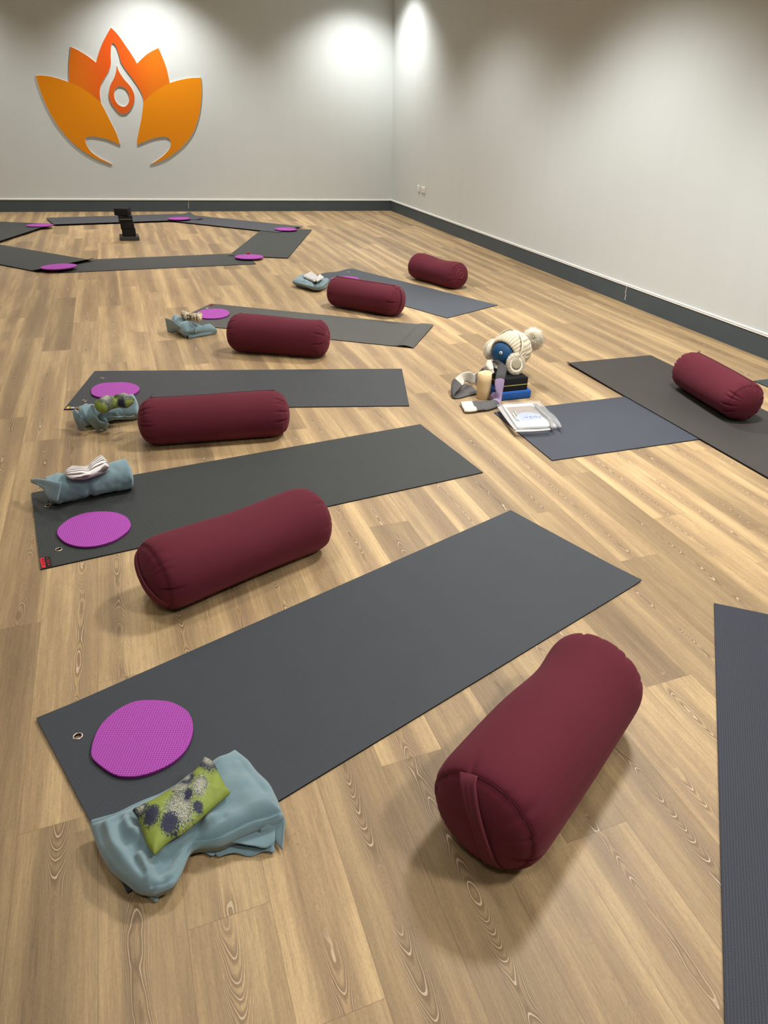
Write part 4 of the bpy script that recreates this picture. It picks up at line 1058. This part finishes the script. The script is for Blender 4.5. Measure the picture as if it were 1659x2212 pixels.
droop = lambda s_, th: Vector((0, 0, -.022))*s_*s_
rev('rib_cuff', [(-.012, .0815), (-.016, .086), (-.010, .0905), (.005, .097), (.022, .101), (.040, .102), (.054, .100), (.060, .095), (.058, .086)], M_RIBK, hat,
    relief=lambda s_, th: .0018*abs(math.sin(th*17)))
rev('knit_crown', [(.030, .083), (.050, .091), (.070, .098), (.095, .099), (.118, .094), (.138, .082), (.155, .063), (.168, .040), (.176, .018), (.178, .001)], M_CABK, hat, bend=droop,
    relief=lambda s_, th: .0045*math.sin(th*8)*math.sin(s_*14+math.sin(th*4)*2)*(1-s_)+.004*abs(math.sin(th*8))*(1-s_))
PO = a_ax*.212 + R_*.032 + Vector((0, 0, .002)); rp_ = random.Random(5)
M_FUR = plain('cream_faux_fur', (252, 244, 226), .8, .2)
def fur(name, c, r, m, parent, count, ln, fr=lambda v: 1.0, wid=.0012, surf=None, sd=5):
    rf = random.Random(sd); V = []; Fc = []
    for i in range(count):
        if surf: p, d = surf(rf)
        else:
            z = rf.uniform(-1, 1); t_ = rf.uniform(0, 2*PI); s_ = math.sqrt(1-z*z); d = Vector((s_*math.cos(t_), s_*math.sin(t_), z)); p = c+d*r
        L = ln*rf.uniform(.55, 1.25); j = Vector((rf.gauss(0, .35), rf.gauss(0, .35), rf.gauss(0, .35))); d2 = (d+j).normalized()
        sd_ = d2.cross(Vector((rf.random(), rf.random(), rf.random()))).normalized(); w2 = wid
        mid = p+d2*L*.55; tip = p+(d2+Vector((0, 0, -.35))*.6).normalized()*L
        b = len(V); nn_ = d2.cross(sd_)
        V += [p+sd_*w2, p-sd_*w2*.5+nn_*w2*.87, p-sd_*w2*.5-nn_*w2*.87, mid+sd_*w2*.8, mid-sd_*w2*.4+nn_*w2*.7, mid-sd_*w2*.4-nn_*w2*.7, tip]
        for q in range(3):
            Fc.append((b+q, b+(q+1) % 3, b+3+(q+1) % 3, b+3+q)); Fc.append((b+3+q, b+3+(q+1) % 3, b+6))
    return mesh(name, V, Fc, m, parent)
core = sphere('pompom', PO, .030, M_FUR, hat, 24)
fr_ = fur('pompom_fur', Vector(), .026, M_FUR, core, 6000, .046, wid=.0009); fr_['kind'] = 'stuff'
# earmuffs
M_BAND = plain('beige_band', (214, 205, 180), .6); M_EARP = plain('greige_disc', (176, 168, 140), .7, bump=.3, bscale=80)
em = thing('earmuffs', 'fluffy cream earmuffs with a beige band, worn over the bobble hat', 'earmuffs', (BALL.x, BALL.y, BALL.z))
def on_px(x, y, depth):      # point in front of / behind the ball centre plane, relative to the ball
    d = (fwd + R_*((x-PX)/F_PX) - U_*((y-PY)/F_PX)); dist = (BALL-Vector((0, 0, CAM_H))).dot(fwd) + depth
    return Vector((0, 0, CAM_H)) + d*(dist/d.dot(fwd)) - BALL
EC_R = on_px(1040+800/11.06, 700+955/11.06, -.075); EC_L = on_px(1040+265/11.06, 700+620/11.06, .055)
ear = (EC_R-EC_L).normalized(); pts = []
topv = on_px(1040+800/11.06, 700+170/11.06, .045)
bd_pts = [EC_L, on_px(1040+300/11.06, 700+420/11.06, .06), on_px(1040+480/11.06, 700+215/11.06, .065), on_px(1040+680/11.06, 700+135/11.06, .055), on_px(1040+840/11.06, 700+185/11.06, .005),
          on_px(1040+950/11.06, 700+330/11.06, -.052), on_px(1040+985/11.06, 700+510/11.06, -.090), on_px(1040+935/11.06, 700+720/11.06, -.100), EC_R]
cb = catmull(bd_pts, 8)
bn = [(p-(EC_R+EC_L)/2) for p in cb]
tan = [(cb[min(len(cb)-1, i+1)]-cb[max(0, i-1)]).normalized() for i in range(len(cb))]
rib_ctrl = []
for p, t_, o_ in zip(cb, tan, bn):
    sd_ = t_.cross(o_).normalized(); rib_ctrl.append((p+BALL-sd_*.008, p+BALL+sd_*.008))
ribbon('head_band', rib_ctrl, M_BAND, em, .006, 1, 6)
def cup(c, nrm, sgn):
    q = nrm.to_track_quat('Z', 'Y').to_matrix(); V = []; Fc = []; n = 48; prof = [(0, -.012), (.028, -.014), (.044, -.008), (.051, .004), (.046, .016), (.036, .021), (.029, .018), (0, .016)]
    idx = []
    for r, z in prof:
        if r == 0: idx.append([len(V)]); V.append(c+q @ Vector((0, 0, z)))
        else:
            idx.append(list(range(len(V), len(V)+n)))
            V += [c+q @ Vector((r*math.cos(2*PI*i/n), r*1.1*math.sin(2*PI*i/n), z)) for i in range(n)]
    for A_, B_ in zip(idx, idx[1:]):
        for i in range(n):
            if len(A_) == 1: Fc.append((A_[0], B_[(i+1) % n], B_[i]))
            elif len(B_) == 1: Fc.append((A_[i], A_[(i+1) % n], B_[0]))
            else: Fc.append((A_[i], A_[(i+1) % n], B_[(i+1) % n], B_[i]))
    o = mesh('ear_cup', V, [f[::-1] for f in Fc], M_FUR, em)
    def sf(rf):
        t_ = rf.uniform(0, 2*PI); k = rf.uniform(.15, 1); an = (k-.25)*PI*.75
        rr = .040+.012*math.cos(an*1.0-.2); zz = .004+.015*math.sin(an)
        p = c+q @ Vector((rr*math.cos(t_), rr*1.1*math.sin(t_), zz)); d = q @ Vector((math.cos(t_)*math.cos(an), math.sin(t_)*math.cos(an), math.sin(an)*.7)); return p, d.normalized()
    ff = fur('cup_fur', None, 0, M_FUR, o, 1500, .0095, wid=.0008, surf=sf, sd=9 if sgn > 0 else 10); ff['kind'] = 'stuff'
    disc('ear_disc', c+nrm*.0205, nrm, .030, .003, M_EARP, em)
cup(EC_R, (ear*.62-fwd*.62+Vector((0, 0, .12))).normalized(), 1); cup(EC_L, (-ear*.9+fwd*.1).normalized(), -1)
# scarf
GREY, WHT, LIL, DG = (88, 86, 86), (232, 226, 212), (188, 166, 204), (104, 102, 102)
def scarf_mat():
    n = NT('scarf_knit', .95, .1); a = n.node('ShaderNodeVertexColor', layer_name='Col'); u, v, _ = n.sep(n.uv())
    rb = n.math('ABSOLUTE', n.math('SINE', n.math('MULTIPLY', v, PI*9))); ht = n.noise(n.comb(n.math('MULTIPLY', u, 160), n.math('MULTIPLY', v, 60)), 1, 2, .7)
    k = n.math('ADD', n.math('MULTIPLY', n.smooth(rb, 0, .7), .28), n.math('ADD', n.math('MULTIPLY', ht, .5), .52)); n.color(n.mix(1.0, a.outputs[0], n.comb(k, k, k), 'MULTIPLY'))
    n.bump(n.math('ADD', rb, n.math('MULTIPLY', ht, .6)), .7, .003); return n.m
M_SCF = scarf_mat()
def colband(*bands):
    def f(u, v):
        for lim, c in bands:
            if u <= lim: return s2l(c)[:3]
        return s2l(bands[-1][1])[:3]
    return f
scarf = thing('knitted_scarf', 'grey, white and lilac striped knitted scarf wound under the blue ball', 'scarf', (BALL.x, BALL.y, 0))
# loop round the neck: three quarter ring on the block top
z9 = lambda x, y, z: at(960+x/11.06, 780+y/11.06, z)
z10 = lambda x, y, z: at(1040+x/11.06, 700+y/11.06, z)
y9 = lambda x, y, Y: at_y(960+x/11.06, 780+y/11.06, Y)
y10 = lambda x, y, Y: at_y(1040+x/11.06, 700+y/11.06, Y)
loop = []
for i in range(13):
    t_ = math.radians(150+20*i); R1, R2_ = .062, .082
    c_ = Vector((BALL.x+.004, BALL.y, 0)); dv = Vector((math.cos(t_), math.sin(t_), 0)); loop.append((c_+dv*R1+Vector((0, 0, .163)), c_+dv*R2_+Vector((0, 0, .130))))
ribbon('neck_wrap', loop, M_SCF, scarf, .014, 5, 10, colf=colband((.35, WHT), (.9, GREY), (1, WHT)))
ribbon('front_tail', [(y10(250, 900, 3.52), y10(420, 890, 3.50)), (y10(380, 990, 3.49), y10(600, 1040, 3.465)), (y10(360, 1150, 3.44), y10(590, 1190, 3.42)), (y10(335, 1280, 3.40), y10(560, 1300, 3.388)),
                     (y9(1200, 560, 3.385), y9(1420, 560, 3.378)), (y9(1230, 760, 3.375), y9(1375, 820, 3.370)), (z9(1180, 900, .022), z9(1350, 1010, .012)), (z9(1060, 960, .02), z9(1290, 1090, .008)), (z9(850, 970, .014), z9(1050, 1170, .008)), (z9(650, 980, .012), z9(820, 1200, .008)), (z9(500, 990, .012), z9(610, 1230, .008)), (z9(375, 1000, .012), z9(480, 1225, .008))],
       M_SCF, scarf, .012, 8, 12, wave=lambda u, v: Vector((0, 0, .008*math.sin(v*PI)+(.006*math.sin(v*9) if u > .75 else 0))), colf=colband((.30, GREY), (.58, LIL), (.84, DG), (1, WHT)))
ribbon('front_tail', [(z9(1080, 900, .008), z9(1150, 950, .006)), (z9(1110, 800, .04), z9(1200, 880, .03)), (z9(1190, 740, .055), z9(1260, 800, .045)), (z9(1280, 880, .03), z9(1330, 900, .03)), (z9(1300, 990, .008), z9(1360, 1000, .008))], M_SCF, scarf, .009, 8, 8, colf=colband((1, LIL)))
ribbon('side_tail', [(z10(130, 880, .165), z10(250, 860, .17)), (z9(985, 90, .15), z9(1180, 290, .135)), (z9(960, 130, .13), z9(1000, 270, .10)), (z9(900, 170, .11), z9(930, 300, .06)), (z9(800, 260, .075), z9(830, 460, .012)), (z9(700, 300, .055), z9(720, 520, .006)),
                    (z9(640, 260, .085), z9(620, 540, .004)), (z9(560, 255, .10), z9(540, 500, .03)), (z9(400, 300, .095), z9(480, 480, .05)), (z9(280, 390, .085), z9(460, 560, .05)), (z9(190, 480, .065), z9(340, 680, .04)), (z9(160, 680, .03), z9(220, 820, .02)),
                    (z9(200, 850, .006), z9(270, 890, .006)), (z9(330, 680, .008), z9(420, 870, .006)), (z9(480, 560, .008), z9(600, 820, .006)), (z9(640, 600, .006), z9(820, 770, .006))],
       M_SCF, scarf, .009, 8, 12, colf=colband((.15, WHT), (.20, LIL), (.62, WHT), (1, DG)))
# candle
cnd = thing('pillar_candle', 'cream pillar candle with a white flame tip, beside the lilac scarf end', 'candle', (1.786, 3.486, 0))
def wax():
    n = NT('cream_wax', .5, .3); o = n.obj(); z = n.sep(o)[2]
    n.color(n.mix(n.noise(o, 12, 3), s2l((226, 198, 150)), s2l((240, 214, 168)))); n.b.inputs['Subsurface Weight'].default_value = .25
    n.b.inputs['Subsurface Radius'].default_value = (.03, .02, .01); n.b.inputs['Subsurface Scale'].default_value = .5; return n.m
CR, CH = .040, .150; V = []; Fc = []; n = 64
rows = [(CR*.96, .0), (CR, .003), (CR, .05), (CR, .10), (CR, None), (CR*.93, None), (CR*.7, CH-.010), (CR*.4, CH-.016), (.0005, CH-.018)]
for r, z in rows:
    for i in range(n):
        t_ = 2*PI*i/n; rim = CH-.003+.0035*math.sin(2*t_+.6)
        V.append((r*math.cos(t_), r*math.sin(t_), rim if z is None else z))
for k in range(len(rows)-1): Fc += [(k*n+i, k*n+(i+1) % n, (k+1)*n+(i+1) % n, (k+1)*n+i) for i in range(n)]
Fc.append(tuple(range(n-1, -1, -1))); mesh('wax_body', V, Fc, wax(), cnd)
fl_ = rev  # noqa
V = []; Fc = []; n = 20; rows = [(.0035, CH-.018), (.006, CH-.006), (.0045, CH+.004), (.0004, CH+.014)]
for r, z in rows:
    for i in range(n): V.append((r*math.cos(2*PI*i/n), r*.5*math.sin(2*PI*i/n), z))
for k in range(3): Fc += [(k*n+i, k*n+(i+1) % n, (k+1)*n+(i+1) % n, (k+1)*n+i) for i in range(n)]
Fc.append(tuple(range(n-1, -1, -1))); Fc.append(tuple(3*n+i for i in range(n)))
mesh('flame_tip', V, Fc, plain('white_plastic_flame', (245, 240, 228), .4), cnd)

# ------------------------------------------------------------------ clear bag with a magazine and pens
bx = lambda x, y, z: at(1040+x/8.295, 850+y/8.295, z)
def slab(name, quad, z0, z1, m, parent=None, bev=.0):
    Q = [Vector((p.x, p.y, 0)) for p in quad]; c = sum(Q, Vector())/4
    V = [(q.x-c.x, q.y-c.y, z) for z in (0, z1-z0) for q in Q]; Fc = [(3, 2, 1, 0), (4, 5, 6, 7)]+[(i, (i+1) % 4, 4+(i+1) % 4, 4+i) for i in range(4)]
    bm = bmesh.new(); bv = [bm.verts.new(v) for v in V]
    for f in Fc: bm.faces.new([bv[i] for i in f])
    bmesh.ops.recalc_face_normals(bm, faces=bm.faces)
    if bev: bmesh.ops.bevel(bm, geom=bm.edges[:], offset=bev, segments=2, affect='EDGES')
    me = bpy.data.meshes.new(name); bm.to_mesh(me); bm.free(); o = link(name, me, m, parent, False)
    if parent: l = local(parent, (c.x, c.y, z0)); o.location = l
    else: o.location = (c.x, c.y, z0)
    return o
ZT = .026
mag = thing('magazine', 'white magazine with a pale picture and YOGA title, inside the clear bag', 'magazine', (bx(820, 400, ZT).x, bx(820, 400, ZT).y, .007))
slab('pages', [bx(375, 205, .02), bx(920, 175, .02), bx(1345, 580, .02), bx(640, 600, .02)], .007, .021, plain('white_paper', (226, 226, 224), .6), mag, .002)
def pic_mat():
    n = NT('cover_picture', .5, .4); u, v, _ = n.sep(n.uv()); q = n.comb(n.math('MULTIPLY', u, 2), v)
    top = n.mix(n.noise(q, 4, 3), s2l((116, 110, 104)), s2l((176, 152, 138))); low = n.mix(n.noise(q, 6, 3), s2l((138, 154, 192)), s2l((172, 184, 214)))
    arch = n.math('ADD', v, n.math('MULTIPLY', n.math('MULTIPLY', n.math('SUBTRACT', u, .55), n.math('SUBTRACT', u, .55)), -1.2))
    n.color(n.mix(n.smooth(arch, .40, .48), top, low)); return n.m
Q = [bx(440, 248, .0216), bx(900, 215, .0216), bx(1095, 452, .0216), bx(620, 500, .0216)]
me = bpy.data.meshes.new('cover_picture'); lc = [local(mag, p) for p in Q]
V = [(p.x, p.y, .0216-.007) for p in lc]+[(p.x, p.y, .0208-.007) for p in lc]
mesh('cover_picture', V, [(3, 2, 1, 0), (4, 5, 6, 7), (0, 1, 5, 4), (1, 2, 6, 5), (2, 3, 7, 6), (3, 0, 4, 7)], pic_mat(), mag, False, uvs=[(0, 0), (1, 0), (1, 1), (0, 1)]*2)
def text(name, s_, size, m, parent, origin, xdir, ydir, z, ext=.0003):
    cu = bpy.data.curves.new(name, 'FONT'); cu.body = s_; cu.size = size; cu.extrude = ext; cu.align_x = 'CENTER'; cu.align_y = 'CENTER'; cu.space_character = 1.25
    tmp = bpy.data.objects.new(name, cu); COL.objects.link(tmp); me = bpy.data.meshes.new_from_object(tmp.evaluated_get(bpy.context.evaluated_depsgraph_get()))
    bpy.data.objects.remove(tmp); bpy.data.curves.remove(cu); me.name = name
    xd = Vector((xdir.x, xdir.y, 0)).normalized(); yd = Vector((-xd.y, xd.x, 0)); c = local(parent, origin)
    me.transform(Matrix(((xd.x, yd.x, 0, c.x), (xd.y, yd.y, 0, c.y), (0, 0, 1, z), (0, 0, 0, 1))))
    me.materials.clear(); return link(name, me, m, parent, False)
tc = bx(925, 420, .022); xd = bx(800, 428, .022)-bx(1060, 412, .022)
text('cover_title', 'YOGA', .030, plain('title_ink', (58, 58, 110), .5), mag, tc, xd, None, .0150)
M_PEN = plain('cream_pen', (232, 236, 220), .35, .5); M_PEN2 = plain('grey_pen', (168, 172, 168), .35, .5)
for lab, a, b, mm in (('cream capped pen inside the clear bag, left one of the two', (560, 345), (640, 470), M_PEN), ('slimmer pen with a grey tip inside the clear bag', (585, 300), (690, 490), M_PEN2)):
    p, q = bx(*a, .027), bx(*b, .027); d = (q-p)
    pn = thing('pen', lab, 'pen', (p+q)/2); pn.location.z = .0222
    z_pen = Vector((0, 0, .0042)); l0, l1 = local(pn, p), local(pn, q); l0.z = l1.z = .0045
    tube('barrel', [l0, l0.lerp(l1, .05), l0.lerp(l1, .6)], [.002, .0042, .0042], mm, pn, 12); tube('cap', [l0.lerp(l1, .6), l0.lerp(l1, .62), l0.lerp(l1, .97), l1], [.0042, .0048, .0048, .003], M_PEN, pn, 12)
def clear():
    n = NT('clear_vinyl', .12, .5); b = n.b; b.inputs['Base Color'].default_value = (.93, .94, .95, 1); b.inputs['Alpha'].default_value = .16
    n.bump(n.noise(n.obj(), 25, 3), .5, .004); return n.m
M_CLR = clear(); M_ZP = plain('grey_zip_strip', (150, 150, 150), .4, .4); M_SIL = plain('silver_lining', (188, 186, 184), .35, .5)
bag = thing('clear_zip_bag', 'clear plastic zip bag holding a magazine and pens, on the dark navy mat', 'bag', (bx(820, 400, .01).x, bx(820, 400, .01).y, .0055))
hx = lambda x, y: bx(x, y, .012)
puff('bag_film', [[hx(265, 235), hx(600, 195), hx(1050, 165)], [hx(1050, 165), hx(1200, 340), hx(1330, 450), hx(1440, 608)], [hx(590, 690), hx(820, 690), hx(1100, 670), hx(1300, 650), hx(1440, 608)], [hx(265, 235), hx(420, 450), hx(590, 690)]],
     .030, .030, M_CLR, bag, base=lambda x, y: .0056, nu=40, nv=30, lumps=.002)
def strip(nm, a, b, w_, z, m):
    p = [local(bag, bx(x, y, z)) for x, y in a]; q = [local(bag, bx(x, y, z)) for x, y in b]
    A_ = catmull(p, 6); B_ = catmull(q, 6); V = []; 
    for u_, v_ in zip(A_, B_): V += [(u_.x, u_.y, z-.0055), (v_.x, v_.y, z-.0055), (u_.x, u_.y, z-.0065), (v_.x, v_.y, z-.0065)]
    Fc = []
    for i in range(len(A_)-1):
        a0 = i*4; Fc += [(a0, a0+1, a0+5, a0+4), (a0+2, a0+6, a0+7, a0+3), (a0, a0+4, a0+6, a0+2), (a0+1, a0+3, a0+7, a0+5)]
    mesh(nm, V, Fc, m, bag)
strip('zip_strip', [(915, 185), (1080, 350), (1200, 450), (1240, 605)], [(985, 180), (1150, 340), (1250, 440), (1300, 600)], 0, .0365, M_ZP)
strip('bag_edge', [(1050, 168), (1190, 320), (1330, 450), (1395, 600)], [(1075, 172), (1215, 345), (1350, 460), (1440, 606)], 0, .031, M_ZP)
strip('bag_edge', [(285, 245), (440, 460), (590, 650)], [(360, 215), (500, 440), (640, 640)], 0, .031, M_SIL)
strip('bag_edge', [(620, 645), (800, 640), (1000, 640), (1230, 620)], [(600, 685), (800, 680), (1000, 672), (1240, 650)], 0, .030, M_SIL)
for o in bpy.data.objects:
    for k in ('_L', '_W'):
        if k in o: del o[k]
